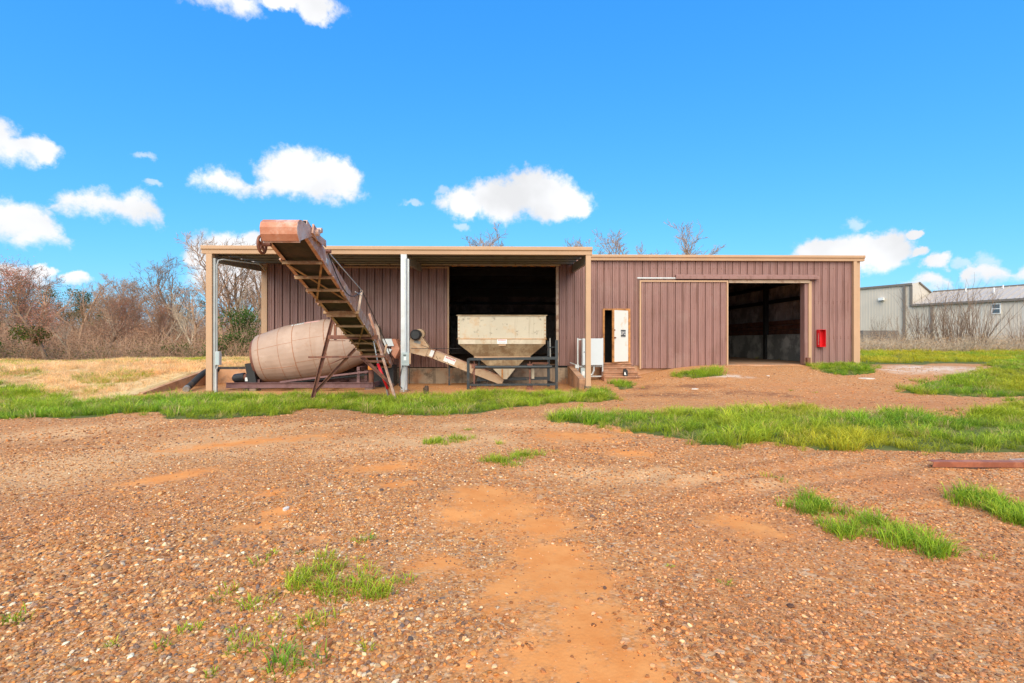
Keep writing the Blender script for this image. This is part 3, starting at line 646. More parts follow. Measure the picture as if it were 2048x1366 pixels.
    MB().tube([wc-Vector((.04,0,0)), wc+Vector((.14,0,0))], .03, 10).build('hub', M['rustred'], wheel)
    # bearing and take-up bracket on the right side of the head
    bq = pt(8.25, HW+.05)+upv*.20
    mb = MB(); mb.bar(bq-d*.14, bq+d*.16, .03, .16, upv); mb.tube([bq-Vector((.02,0,0)), bq+Vector((.07,0,0))], .055, 10); mb.tube([bq+d*.13+upv*.1-Vector((.02,0,0)), bq+d*.13+upv*.1+Vector((.07,0,0))], .045, 10)
    mb.build('bearing_bracket', M['paleRust'], T)
    bq2 = pt(9.1, HW+.03)+upv*.26; MB().tube([bq2-Vector((.03,0,0)), bq2+Vector((.06,0,0))], .035, 8).build('pin', M['rustred'], T)
    # truss rod over posts along the right rail
    p1, p2, p3 = bq2, pt(11.9, HW+.10)+upv*.55, pt(16.2, HW+.10)+upv*.32
    MB().bar(pt(11.9, HW+.05)-upv*.02, p2, .05, .05, (0,1,0)).build('truss_post', M['trim_dirty'], T)
    MB().bar(pt(16.2, HW+.05), p3, .06, .06, (0,1,0)).build('truss_post', M['trim'], T)
    MB().tube([p1, p2], .011, 6).build('truss_rod', M['galv'], T); MB().tube([p2, p3, pt(18.6, HW+.05)+upv*.1], .013, 6).build('truss_rod', M['black'], T)
    MB().tube([p2-upv*.12, pt(11.3, HW+.08)+upv*.30], .01, 6).build('truss_rod', M['galv'], T)
    cab = [p1.lerp(p2, t)-Vector((0,0,.42*math.sin(math.pi*t)**1.0)) for t in np.linspace(0, 1, 12)]; MB().tube(cab, .011, 6).build('slack_cable', M['black'], T)
    # legs: A-frame across the belt
    YL = 14.2
    def pl(px, py, Y=YL): return P(px, py, Y)
    gl = Hs(pl(624,800).x, YL)-.12
    lf, rf = pl(623, 806), pl(794, 789); lf.z = min(lf.z, gl); rf.z = min(rf.z, Hs(rf.x, YL)-.1)
    MB().angle(lf, pl(667, 636), .085, .014, (0,1,0)).build('leg', M['rustred'], T)
    MB().angle(rf, pl(739, 627), .075, .014, (0,1,0), -1).build('leg', M['paleRust'], T)
    MB().bar(pl(657, 674.5, YL-.05), pl(756, 674.5, YL-.05), .11, .115).build('cross_beam', M['rustred'], T)
    MB().bar(pl(658, 681.5, YL-.05), pl(690, 681.5, YL-.05), .06, .02).build('beam_shim', M['rustred'], T)
    MB().bar(pl(670.5, 634), pl(670.5, 680), .06, .06, (0,1,0)).build('hanger', M['rustred'], T)
    MB().bar(pl(617, 714.5, YL-.07), pl(771, 712.5, YL-.07), .05, .05).build('tie_bar', M['rustred'], T)
    MB().bar(pl(732, 722, YL+.03), pl(771, 722, YL+.03), .05, .05).build('tie_bar', M['rustred'], T)
    MB().angle(pl(631, 784, YL+.05), pl(711, 698, YL+.05), .075, .014, (0,1,0)).build('leg_brace', M['rustred'], T)
    MB().angle(pl(787, 772, YL+.08), pl(724, 714, YL+.08), .085, .014, (0,1,0)).build('leg_brace', M['rustred'], T)
    MB().bar(pl(655, 730, YL+.02), pl(688, 716, YL+.02), .02, .03).build('bent_strap', M['rustred'], T)
    MB().bar(pl(771, 716, YL-.02), pl(752, 706, YL+.0), .03, .03).build('strut', M['rustred'], T)
    MB().tube([pl(747, 682, YL+.12), pl(756, 727, YL+.12)], .017, 6).build('jack_rod', M['galv'], T)
    j = MB().tube([pl(755.5, 727, YL+.12), pl(775.5, 778, YL+.12)], .042, 12).build('jack', M['red'], T, True); MB().tube([pl(775, 777, YL+.12), pl(779, 790, YL+.12)], .02, 6).build('jack_foot', M['rustred'], j)
    MB().bar(pl(762, 735, YL+.3), pl(776, 792, YL+.3), .03, .03, (0,1,0)).build('hanging_strap', M['greysteel'], T)
    # boot at the low end
    e = pt(18.5, 0); MB().box(e.x-.42, e.x+.42, 18.35, 18.95, Hs(e.x, 18.6)-.1, e.z+.12).build('boot', M['black'], T)
conveyor()

# ------------------------------------------------------------------ tilted drum on a skid
def drum():
    Yd = 18.25
    a = P(520.5, 717.5, Yd-.1); b = P(764, 677, Yd+.42)
    ax = (b-a); Ln = ax.length; ax.normalize()
    base = Vector(((a.x+b.x)/2, Yd, Hs((a.x+b.x)/2, Yd)))
    T = thing('mixer_drum', base, 'big tilted pinkish beige mixer drum with rust seams lying on a steel skid', 'mixer drum')
    u = ax.cross(Vector((0,0,1))).normalized(); w = u.cross(ax).normalized()     # w roughly up
    prof = [(0, 0), (0, .78), (.012, .83), (.03, .855), (.24, 1.02), (.42, 1.045), (.57, 1.035), (.68, .93), (.84, .74), (.985, .55), (1, .53), (1, .42), (.93, .42)]
    n = 144
    def ring(s, r, flute=True):
        out = []
        for k in range(n):
            t = 2*math.pi*k/n; rr = r*(1+(.003 if (k % 4 < 2 and flute) else 0)); out.append(a+ax*(s*Ln)+(u*math.cos(t)+w*math.sin(t))*rr)
        return out
    def rad(s):
        q = [(p, r) for p, r in prof[3:11]]
        return float(np.interp(s, [p for p, _ in q], [r for _, r in q]))
    fine = prof[:4]+[(s, rad(s)) for s in np.linspace(.05, .97, 24)]+prof[9:]
    mb = MB()
    for s, r in fine: mb.v += [tuple(p) for p in ring(s, max(r, .001))]
    for i in range(len(fine)-1):
        for k in range(n): mb.f.append((i*n+k, i*n+(k+1) % n, (i+1)*n+(k+1) % n, (i+1)*n+k))
    sh = mb.build('drum_shell', M['drum'], T); smooth_by_angle(sh, 40)
    for s, wd in ((.055, .012), (.215, .008), (.33, .013), (.47, .006), (.575, .012), (.71, .007), (.85, .012)):
        r = rad(s); pts = ring(s, r+.001, False); pts = pts[::3]
        MB().tube(pts+[pts[0], pts[1]], wd, 6, cap=False).build('seam_ring', M['seam'], sh, True)
    for k0, (s0, s1) in ((20, (.0, .33)), (23, (.33, .575)), (18, (.575, .85)), (-26, (.055, .33)), (-20, (.33, .575))):
        # lengthwise plate joints; angle measured from the side facing the yard
        pts = [a+ax*(s*Ln)+((-u)*math.cos(R(k0))*SIDE+w*math.sin(R(k0)))*(rad(s)+.001) for s in np.linspace(max(s0, .031), s1, 10)]
        MB().tube(pts, .007, 5).build('plate_joint', M['seam'], sh, True)
    # long faded label on top of the shell
    def patch(nm, s0, s1, k0, k1, m_, off=.006):
        mb = MB(); S = np.linspace(s0, s1, 8); K = np.linspace(k0, k1, 4)
        for s in S:
            for k in K: mb.v.append(tuple(a+ax*(s*Ln)+((-u)*math.cos(R(k))*SIDE+w*math.sin(R(k)))*(rad(s)+off)))
        for i in range(7):
            for j in range(3): mb.f.append((i*4+j, i*4+j+1, (i+1)*4+j+1, (i+1)*4+j))
        o = mb.build(nm, m_, sh, True); md = o.modifiers.new('t', 'SOLIDIFY'); md.thickness = .003; return o
    patch('label', .31, .41, 68, 78, M['white']); patch('label', .41, .54, 68, 78, M['pink'])
    for k in range(7): patch('label_mark', .322+k*.013, .328+k*.013, 70, 75, M['greysteel'], .011)
    # end plate, gearbox, motor
    MB().tube([a-ax*.10, a+ax*.0], .72, 40).build('end_plate', M['rustred'], T)
    dn = -w
    g = MB(); g.bar(a-ax*.20+dn*.10-u*SIDE*.45, a-ax*.20+dn*.86-u*SIDE*.45, .30, .26, ax); g.build('gear_case', M['black'], T)
    MB().bar(P(507.5, 713, Yd-.5), P(507.5, 722, Yd-.5), .06, .06).build('tag_plate', M['trim'], T)
    mz = P(490, 755, Yd-.5); m0 = P(510, 753.5, Yd-.5)
    mo = MB().tube([P(514, 752, Yd-.5), P(497, 754, Yd-.5)], .16, 16).build('gearbox', M['black'], T)
    mm = MB().tube([P(490, 754, Yd-.5), P(475, 756, Yd-.5), P(470, 756.6, Yd-.5), P(466.5, 757, Yd-.5)], [.155, .155, .15, .09], 16).build('motor', M['black'], T)
    MB().tube([P(497, 754, Yd-.5), P(490, 754, Yd-.5)], .12, 14).build('coupling', M['rustred'], T)
    c = P(494.5, 759, Yd-.68); MB().box(c.x-.075, c.x+.075, c.y-.004, c.y+.004, c.z-.06, c.z+.07).build('motor_tag', M['white'], mo)
    # skid
    for yy, nm in ((17.25, 'skid_beam'), (19.2, 'skid_beam')):
        p0, p1 = P(452.5, 770.5, 17.25), P(746, 770.5, 17.25); p0.y = p1.y = yy
        mb = MB(); z0 = p0.z-.09; z1 = p0.z+.09
        mb.box(p0.x, p1.x, yy-.01, yy+.01, z0, z1); mb.box(p0.x, p1.x, yy-.07, yy+.01, z1-.014, z1); mb.box(p0.x, p1.x, yy-.07, yy+.01, z0, z0+.014); mb.build(nm, M['skid'], T)
    for px in (455, 560, 660, 742):
        x = PX(px, 17.25); zz = PZ(770.5, 17.25); MB().box(x-.05, x+.05, 17.262, 19.19, zz-.07, zz+.07).build('skid_cross_member', M['skid'], T)
    zz = PZ(770.5, 17.25)+.09
    for px, top in ((531, 758), (725, 733)):
        x = PX(px, Yd); q = P(px, top, Yd)
        for s in (-.5, .5): MB().bar((x, Yd+s, zz-.05), (x, Yd+s*.9, q.z), .1, .1, (0,1,0)).build('saddle_post', M['skid'], T)
        MB().bar((x, Yd-.55, q.z-.05), (x, Yd+.55, q.z-.05), .1, .12).build('saddle', M['skid'], T)
    MB().bar(P(560, 764, 17.6), P(737, 743, 17.6), .06, .06).build('frame_rail', M['skid'], T)
    MB().bar(P(560, 767, 17.75), P(735, 749, 17.75), .05, .05).build('frame_rail', M['black'], T)
    p0, p1 = P(742.5, 774, 17.5), P(742.5, 728, 17.5); MB().tube([p0, p1], .085, 14).build('support_post', M['rustred'], T)
    MB().tube([P(742.5, 776, 17.5), P(742.5, 768, 17.5)], .11, 14).build('post_foot', M['paleRust'], T)
    c = P(740.5, 735, 17.36); MB().box(c.x-.075, c.x+.075, c.y-.012, c.y+.0, c.z-.075, c.z+.07).build('orange_sticker', M['orange'], T)
SIDE = -1                      # the u axis already points to the yard
drum()
for (px0, px1, y0, m_, lab, nm) in ((489, 501, 17.3, 'wood', 'short dark timber block under the drum skid', 'timber_block'), (502, 515, 17.3, 'brick', 'grey brown concrete block next to the timber under the skid', 'concrete_block'), (731, 747, 17.3, 'brick', 'concrete block under the skid end beside the orange sticker', 'concrete_block')):
    x0, x1 = PX(px0, y0), PX(px1, y0); top = PZ(775.9, 17.25)
    mb = MB(); mb.box(x0, x1, y0-.12, y0+.25, Hs(x0, y0)-.05, top); mb.box(x0+.015, x1-.015, y0-.13, y0-.119, Hs(x0, y0)-.0, top-.02)
    tag(mb.build(nm, M[m_]), lab, 'block')
x = PX(852, 15.9); mb = MB(); mb.tube([(x, 15.9, Hs(x,15.9)-.1), (x+.01, 15.9, Hs(x,15.9)+.16), (x+.02, 15.91, Hs(x,15.9)+.26)], [.085, .08, .06], 9); mb.tube([(x-.05,15.86,Hs(x,15.9)),(x-.07,15.84,Hs(x,15.9)+.2)], .02, 5)
tag(mb.build('wood_stump', M['wood']), 'short dark wooden stump at the edge of the grass strip', 'stump')

# ------------------------------------------------------------------ beige hopper on a black steel stand
def hopper():
    Y0, Y1 = 17.95, 19.55
    def X(px): return PX(px, Y0)
    def Z(py): return PZ(py, Y0)
    T = thing('storage_hopper', ((X(915)+X(1092))/2, Y0+.5, Hs(X(1000), Y0)), 'large beige steel hopper with stained sides tapering to a chute before the open doorway', 'hopper')
    x0, x1 = X(916), X(1091.5)
    mb = MB()
    for a, b, c, e in ((x0, x1, Y0, Y0+.01), (x0, x1, Y1-.01, Y1), (x0, x0+.01, Y0+.01, Y1-.01), (x1-.01, x1, Y0+.01, Y1-.01)): mb.box(a, b, c, e, Z(678), Z(630.5))
    bx = mb.build('upper_bin', M['beige_marks'], T)
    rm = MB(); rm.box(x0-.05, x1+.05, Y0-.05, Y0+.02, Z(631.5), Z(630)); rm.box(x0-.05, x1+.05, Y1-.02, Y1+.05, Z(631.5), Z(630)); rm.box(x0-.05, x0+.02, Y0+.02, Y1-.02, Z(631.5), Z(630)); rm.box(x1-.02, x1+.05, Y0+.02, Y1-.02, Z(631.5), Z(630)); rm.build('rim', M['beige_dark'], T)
    for s, xx in ((1, x0), (-1, x1)):
        e = MB().bar((xx+s*.03, Y0-.012, Z(677.5)), (xx+s*.03, Y0-.012, Z(632)), .07, .016, (0,1,0)).build('corner_strip', M['beige'], bx)
        for k in range(6): MB().box(xx+s*.03-.022, xx+s*.03+.022, Y0-.03, Y0-.021, Z(640+k*7)-.012, Z(640+k*7)+.012).build('bolt_plate', M['rustedge'], e)
    MB().box(x0-.04, x1+.04, Y0-.02, Y0-.004, Z(678.5), Z(677.2)).build('seam_flange', M['rustedge'], T)
    MB().box(x0+.01, x1-.01, Y0-.01, Y1+.01, Z(688), Z(678.6)).build('band', M['beige'], T)
    def frustum(nm, xa0, xa1, za, xb0, xb1, zb, ya0, ya1, yb0, yb1, m_, par=T):
        return MB().add([(xa0,ya0,za),(xa1,ya0,za),(xa1,ya1,za),(xa0,ya1,za),(xb0,yb0,zb),(xb1,yb0,zb),(xb1,yb1,zb),(xb0,yb1,zb)], [(0,1,2,3),(4,7,6,5),(0,4,5,1),(1,5,6,2),(2,6,7,3),(3,7,4,0)]).build(nm, m_, par)
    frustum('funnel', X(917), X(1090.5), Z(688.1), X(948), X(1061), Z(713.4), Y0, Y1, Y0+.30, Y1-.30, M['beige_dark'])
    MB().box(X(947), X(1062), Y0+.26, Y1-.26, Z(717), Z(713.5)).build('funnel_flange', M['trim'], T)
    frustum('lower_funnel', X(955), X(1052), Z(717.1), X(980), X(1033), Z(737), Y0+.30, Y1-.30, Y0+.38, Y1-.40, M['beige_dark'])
    frustum('chute', X(984), X(1032), Z(737.1), X(1007), X(1014), Z(760), Y0+.36, Y1-.42, Y0+.40, Y0+.8, M['beige'])
    MB().box(X(1003), X(1006), Y0+.345, Y0+.358, Z(757), Z(739)).build('chute_rib', M['rustedge'], T)
    s = MB().box(X(994.5), X(1013.5), Y0-.017, Y0-.011, Z(687.6), Z(677.5)).build('warning_label', M['white'], T)
    for k in range(6): MB().box(X(996.5+k*2.6), X(998.2+k*2.6), Y0-.020, Y0-.0171, Z(681.3), Z(679.3)).build('label_mark', M['redtext'], s)
    for k in range(2): MB().box(X(997), X(1011.5), Y0-.0195, Y0-.0171, Z(684.6+k*1.5), Z(684.2+k*1.5)).build('label_line', M['greysteel'], s)
    MB().box(X(997), X(1012), Y0+.005, Y0+.035, Z(691.5), Z(688.2)).build('label_plate', M['trim'], T)
    return X, Z
hopper()
def stand():
    Y0, Y1 = 17.45, 18.75
    def X(px): return PX(px, Y0)
    def Z(py): return PZ(py, Y0)
    g = Hs(X(1020), Y0)-.05
    T = thing('steel_stand', ((X(936)+X(1113))/2, Y0, g), 'black square tube steel stand around the foot of the beige hopper', 'stand')
    def tb(nm, p, q, w=.095, m_='stand'): return MB().bar(p, q, w, w, (0,1,0) if abs(p[2]-q[2]) > .3 else (0,0,1)).build(nm, M[m_], T)
    tb('post', (X(936.5), Y0, g), (X(936.5), Y0, Z(719))); tb('post', (X(1113), Y0, g), (X(1113), Y0, Z(680)))
    tb('post', (X(955), Y1, g), (X(955), Y1, Z(719))); tb('post', (X(1104), Y1, g), (X(1104), Y1, Z(682)))
    tb('top_rail', (X(938.5), Y0, Z(718.3)), (X(1111), Y0, Z(716.3)), .09); tb('top_rail', (X(955), Y1, Z(718)), (X(1104), Y1, Z(717)), .08)
    MB().tube([(X(950), Y0+.05, Z(734.5)), (X(1104), Y0+.05, Z(734))], .055, 12).build('pipe_rail', M['stand'], T)
    tb('bottom_rail', (X(938.5), Y0, Z(769.5)), (X(1111), Y0, Z(769)), .07); tb('bottom_rail', (X(950), Y1, Z(764.5)), (X(1104), Y1, Z(762)), .11)
    for px, z in ((936.5, 769.5), (1113, 769), (936.5, 718.5), (1113, 716.5)): tb('side_rail', (X(px), Y0+.05, Z(z)), (X(955 if px < 1000 else 1104), Y1-.04, Z(z)), .07)
    tb('brace', (X(1065), Y0+.3, Z(727)), (X(1098), Y0+.3, Z(727)), .05, 'rustred')
    for px in (948, 1060):
        tb('screw_jack', (X(px), Y0+.12, g+.05), (X(px), Y0+.12, Z(722)), .045, 'rustred'); MB().box(X(px)-.09, X(px)+.09, Y0+.04, Y0+.22, Z(737), Z(728)).build('jack_block', M['rustred'], T); MB().box(X(px)-.10, X(px)+.10, Y0+.02, Y0+.24, g, g+.16).build('jack_base', M['rustred'], T)
    tb('hanger', (X(1067), Y0+.4, Z(759)), (X(1067), Y0+.4, Z(737)), .10, 'beige')
    tb('rod', (X(1102), Y0+.2, Z(719)), (X(1101), Y0+.2, Z(676)), .035, 'greysteel'); tb('rod', (X(1100), Y0+.2, Z(695)), (X(1112), Y0+.02, Z(694)), .035, 'stand')
stand()

# ------------------------------------------------------------------ feed auger from the hopper chute
def auger():
    Y = 18.75
    a, b = P(818, 689, Y), P(1006, 762, Y)
    T = thing('feed_auger', (b.x, Y, Hs(b.x, Y)), 'beige inclined auger trough with a black motor, running down to the hopper chute', 'auger')
    d = (b-a).normalized(); up = Vector((0,-1,0)).cross(d); up = up if up.z > 0 else -up
    mb = MB(); s0 = a+d*.45; mb.bar(s0, b, .32, .30, up); tr = mb.build('trough', M['auger'], T)
    MB().bar(s0+up*.16, b+up*.16, .38, .018, up).build('lid', M['paleRust'], T)
    hd = MB(); pr = []
    for t in np.linspace(60, 300, 14): pr.append(a+(d*math.cos(R(t))+up*math.sin(R(t)))*.30)
    pr = [a+d*.75-up*.18]+[a+d*.75+up*.20]+[P(843, 672, Y)+up*.02]+[P(838, 665, Y)]+pr
    n = len(pr); hd.add([p+Vector((0,-.19,0)) for p in pr]+[p+Vector((0,.19,0)) for p in pr], [tuple(range(n))[::-1], tuple(range(n, 2*n))]+[(i, (i+1) % n, n+(i+1) % n, n+i) for i in range(n)])
    h = hd.build('head_casing', M['auger'], T)
    q = P(805.5, 687, Y-.2); MB().tube([q, q+Vector((0,-.06,0))], .085, 14).build('bearing', M['black'], h)
    q = P(834, 670, Y); mo = MB().tube([q+Vector((0,.20,0)), q+Vector((0,-.34,0)), q+Vector((0,-.40,0))], [.20, .20, .15], 18).build('motor', M['black'], T, False); smooth_by_angle(mo)
    MB().tube([q+Vector((.1,-.05,.04)), q+Vector((.1,.25,.04))], .19, 16).build('motor_cover', M['auger'], mo)
    MB().bar(P(829, 682, Y-.1), P(842, 686, Y-.1), .2, .10).build('motor_mount', M['greysteel'], T)
    for t0, t1, hh, m_ in ((.86, 1.02, .30, 'white'), (1.42, 1.86, .26, 'white')):
        o_ = MB().bar(a+d*t0+Vector((0,-.163,0))+up*.01, a+d*t1+Vector((0,-.163,0))+up*.01, .006, hh*.8, up).build('label', M[m_], tr)
        if t1 > 1.5:
            for k in range(7): MB().bar(a+d*(t0+.05+k*.055)+Vector((0,-.168,0))+up*.07, a+d*(t0+.085+k*.055)+Vector((0,-.168,0))+up*.07, .006, .055, up).build('label_mark', M['redtext'], o_)
    for t in (.62, .7, .78, 1.13, 1.19, 1.26, 1.5, 1.57, 1.63, 2.05): MB().bar(a+d*t+Vector((0,-.163,0))-up*(.02+.12*((t*7.3) % 1)), a+d*(t+.03)+Vector((0,-.163,0))-up*(.02+.12*((t*7.3) % 1)), .006, .03, up).build('slot_hole', M['dark'], tr)
    for t in (1.02, 2.6): MB().bar(a+d*t-up*.20, a+d*t+up*.21, .42, .03, d).build('flange', M['rustred'], T)
    # supports under the trough
    for t in (1.6, 3.1):
        p = a+d*t; MB().bar((p.x, Y+.1, Hs(p.x, Y)), (p.x, Y+.1, p.z-.15), .06, .06, (0,1,0)).build('support_leg', M['stand'], T)
    MB().tube([P(822, 697, Y-.3), P(932, 697, Y-.3)], .012, 6).build('control_rod', M['black'], T)
    c = P(833, 668, Y-.35); pts = [P(824, 676, Y-.3), P(821, 674, Y-.3), P(818.5, 682, Y-.3), P(818.8, 720, Y-.3), P(819, 768, Y-.3)]; MB().tube(pts, .014, 6).build('power_cable', M['black'], T)
auger()
def chute():
    Y = 18.6
    def q(px, py, dy): return P(px, py, Y+dy)
    T = thing('feed_chute', (PX(790, Y), Y, Hs(PX(790, Y), Y)), 'boxy rust pink sheet metal chute between the auger head and the conveyor', 'chute')
    a = [q(783, 678, -.25), q(791, 678, -.25), q(799, 698, -.25), q(790, 717, -.25), q(783, 708, -.25)]
    b = [q(790, 677.5, .35), q(797, 678, .35), q(811, 698, .35), q(802, 717, .35), q(790, 708, .35)]
    n = 5; MB().add(a+b, [tuple(range(n)), tuple(range(n, 2*n))[::-1]]+[(i, (i+1) % n, n+(i+1) % n, n+i) for i in range(n)]).build('body', M['hood'], T)
    MB().add([q(764,678,-.3), q(783,678,-.3), q(788,692,-.3), q(770,692,-.3), q(765,677,.2), q(784,677,.2), q(789,691,.2), q(771,691,.2)], [(0,1,2,3),(7,6,5,4),(0,4,5,1),(1,5,6,2),(2,6,7,3),(3,7,4,0)]).build('tray', M['galv'], T)
    MB().add([q(770,695,-.32), q(784,699,-.32), q(778,708,-.32), q(770,705,-.32), q(770,695,.1), q(784,699,.1), q(778,708,.1), q(770,705,.1)], [(0,1,2,3),(7,6,5,4),(0,4,5,1),(1,5,6,2),(2,6,7,3),(3,7,4,0)]).build('deflector', M['galv'], T)
    for px in (786, 800): MB().bar((PX(px, Y), Y+.1, Hs(PX(px,Y),Y)), q(px, 712, .1), .06, .06, (0,1,0)).build('leg', M['rustred'], T)
    MB().box(PX(786,Y), PX(801,Y), Y+.05, Y+.15, q(786,712,0).z-.04, q(786,712,0).z+.04).build('bracket', M['rustred'], T)
chute()

# ------------------------------------------------------------------ electrics, pipes and small things
def wallbox(nm, px0, px1, py0, py1, Y, dep, m_, label, cat, parent_fn=None):
    a, b = P(px0, py1, Y), P(px1, py0, Y)
    T = thing(nm, ((a.x+b.x)/2, Y, a.z), label, cat)
    bd = MB().box(a.x, b.x, Y, Y+dep, a.z, b.z).build('case', m_, T)
    return T, a, b
T, a, b = wallbox('meter_box', 803, 818, 705, 731, CY-.22, .12, M['meter'], 'grey electric meter box on the galvanised middle canopy post', 'meter box')
MB().box(a.x+.03, b.x-.04, CY-.235, CY-.22, a.z+.12, b.z-.03).build('cover', M['meter'], T)
MB().box(a.x+.08, b.x-.09, CY-.242, CY-.235, a.z+.17, a.z+.28).build('label', M['white'], T); MB().box(a.x+.06, b.x-.09, CY-.243, CY-.235, b.z-.10, b.z-.07).build('window', M['dark'], T)
MB().box(b.x+.002, b.x+.05, CY-.20, CY-.14, a.z+.05, b.z-.02).build('switch_handle', M['trim'], T)
MB().tube([(a.x+.1, CY-.14, a.z+.01), (a.x+.1, CY-.14, .25), (a.x+.05, CY-.13, -.1)], .022, 8).build('conduit', M['galv'], T)
MB().tube([(a.x+.12, CY-.13, b.z-.01), (a.x+.12, CY-.13, ZC-.4)], .022, 8).build('conduit', M['galv'], T)
MB().tube([(a.x+.02, CY-.16, a.z+.01), (a.x-.05, CY-.2, .35), (a.x-.09, CY-.15, .12), (a.x+.0, CY-.12, .0)], .014, 6).build('cable', M['black'], T)
T, a, b = wallbox('junction_box', 430.5, 438.5, 703, 730, CY-.1, .14, M['galv'], 'small grey junction box on the left tan canopy post', 'junction box')
MB().box(a.x+.012, b.x-.012, CY-.11, CY-.1, a.z+.02, b.z-.02).build('cover', M['meter'], T)
xx = PLX+.215
MB().tube([(a.x+.05, CY-.03, a.z+.005), (a.x+.02, CY-.03, a.z-.10), (xx-.02, CY-.03, a.z-.14), (xx-.02, CY-.03, 0), (xx-.02, CY-.03, -.1)], .02, 8).build('conduit', M['galv'], T)
cd = [(xx, CY-.01, b.z-.02), (xx, CY-.01, ZC-.62), (xx+.03, CY+.02, ZC-.46), (xx+.14, CY+.08, ZC-.42), (xx+.9, CY+1.0, ZC-.43), (XL+.2, WY-.25, ZC-.36)]
MB().tube(cd, .024, 8).build('conduit', M['conduit'], T)
def cabinet():
    Y = 19.25
    def q(px, py): return P(px, py, Y)
    g = Hs(q(1180,700).x, Y)
    T = thing('electrical_cabinet', (q(1181,700).x, Y, g), 'white electrical cabinet on a galvanised strut frame beside the concrete steps', 'cabinet')
    a, b = q(1157, 730), q(1204, 677)
    c = MB().box(a.x+.12, b.x, Y-.22, Y+.05, a.z, b.z).build('enclosure', M['cabinet'], T)
    MB().box(a.x+.135, b.x-.015, Y-.235, Y-.22, a.z+.015, b.z-.015).build('door', M['cabinet'], c); MB().box(a.x+.17, a.x+.19, Y-.25, Y-.235, a.z+.48, a.z+.53).build('latch', M['black'], c)
    for px in (1156, 1206): x = q(px, 700).x; MB().box(x-.025, x+.025, Y+.055, Y+.10, g-.1, b.z+.02).build('strut_leg', M['galv'], T)
    for py in (679, 733, 753): p = q(1156, py); p2 = q(1206, py); MB().box(p.x, p2.x, Y+.101, Y+.14, p.z-.025, p.z+.025).build('strut_rail', M['galv'], T)
    m0, m1 = q(1161, 757), q(1172, 735); MB().box(m0.x, m1.x, Y-.10, Y+.05, m0.z, m1.z).build('meter_case', M['meter'], T); MB().box(m0.x+.05, m0.x+.14, Y-.11, Y-.10, m0.z+.12, m0.z+.28).build('meter_label', M['white'], T)
    MB().tube([q(1187, 731)+Vector((0,-.08,0)), q(1187, 741)+Vector((0,-.08,0)), q(1184, 748)+Vector((0,-.06,0)), q(1180, 750)+Vector((0,-.04,0))], .035, 8).build('conduit', M['galv'], T)
    MB().tube([q(1143, 726)+Vector((0,.4,0)), q(1155, 731)], .022, 8).build('conduit', M['galv'], T)
    p = q(1153.5, 732); MB().box(p.x-.07, p.x+.07, Y-.10, Y+.054, p.z-.08, p.z+.06).build('outlet_box', M['galv'], T)
cabinet()
def redbox():
    a, b = P(1639.5, 694, WY-.24), P(1652, 659, WY-.24); y0, y1 = WY-.24, WY-.035; t = .012
    T = thing('extinguisher_box', ((a.x+b.x)/2, y1, a.z), 'bright red open fire extinguisher box on the brown wall by the big doorway', 'box')
    MB().box(a.x, b.x, y1-t, y1, a.z, b.z).build('back', M['red'], T)
    sd = MB().box(a.x, a.x+t, y0, y1-t, a.z, b.z).build('side', M['red'], T); MB().box(b.x-t, b.x, y0, y1-t, a.z, b.z).build('side', M['red'], T)
    MB().box(a.x+t, b.x-t, y0, y1-t, a.z, a.z+t).build('bottom', M['red'], T); MB().box(a.x+t, b.x-t, y0, y1-t, b.z-t, b.z).build('top', M['red'], T)
    for k in range(9):
        z = b.z-.16-k*.052; MB().box(a.x-.003, a.x, y0+.06, y0+.10, z-.036, z).build('side_lettering', M['pink'], sd)
redbox()
p = P(1250.5, 751.5, 18.92); zt = .245
def jug():
    x, y = p.x, 19.0-.1
    T = thing('oil_jug', (x, y, zt), 'black plastic jug with a pale label standing on the concrete steps', 'jug')
    mb = MB(); pr = [(-.075, 0), (.075, 0), (.08, .03), (.08, .19), (.05, .235), (.02, .245), (-.05, .245), (-.08, .20), (-.08, .03)]
    mb.prism([(x+q[0], zt+q[1]) for q in pr], 'y', y-.055, y+.055); bd = mb.build('body', M['black'], T)
    MB().tube([(x+.0, y, zt+.24), (x+.0, y, zt+.285)], .026, 12).build('cap', M['black'], T)
    MB().tube([(x-.03, y, zt+.24), (x-.07, y, zt+.265), (x-.085, y, zt+.22)], .013, 8).build('handle', M['black'], T)
    MB().add([(x-.055,y-.0575,zt+.04),(x+.02,y-.0575,zt+.04),(x-.0,y-.0575,zt+.09),(x-.02,y-.0575,zt+.15),(x-.05,y-.0575,zt+.15)], [(0,1,2,3,4)]).build('label', M['white'], bd, fix=False)
jug()
hp = [P(374, 777, 16.9), P(384, 768, 17.3), P(396, 756, 18.0), P(408, 746, 18.8), P(420, 740.5, 19.5), P(440, 738.5, 20.0), P(470, 738.8, 20.1), P(505, 737.5, 20.15), P(530, 737, 20.15)]
for q in hp[:2]: q.z = max(q.z, Hs(q.x, q.y)+.11)
def spline(pts, n):
    out = []
    for i in range(len(pts)-1):
        p0 = pts[max(i-1,0)]; p1 = pts[i]; p2 = pts[i+1]; p3 = pts[min(i+2, len(pts)-1)]
        for k in range(n):
            t = k/n; out.append(.5*((2*p1)+(p2-p0)*t+(2*p0-5*p1+4*p2-p3)*t*t+(3*p1-p0-3*p2+p3)*t**3))
    return out+[pts[-1]]
hs = spline(hp, 6)
T = thing('suction_hose', hp[0], 'thick black hose draped over the left concrete wing wall', 'hose')
ho = MB().tube(hs, [.10+(.006 if k % 2 else 0) for k in range(len(hs))], 12).build('hose', M['hose'], T, True)
d = (hs[0]-hs[1]).normalized(); MB().tube([hs[0]-d*.02, hs[0]+d*.10], .104, 14).build('hose_end', M['greysteel'], ho)
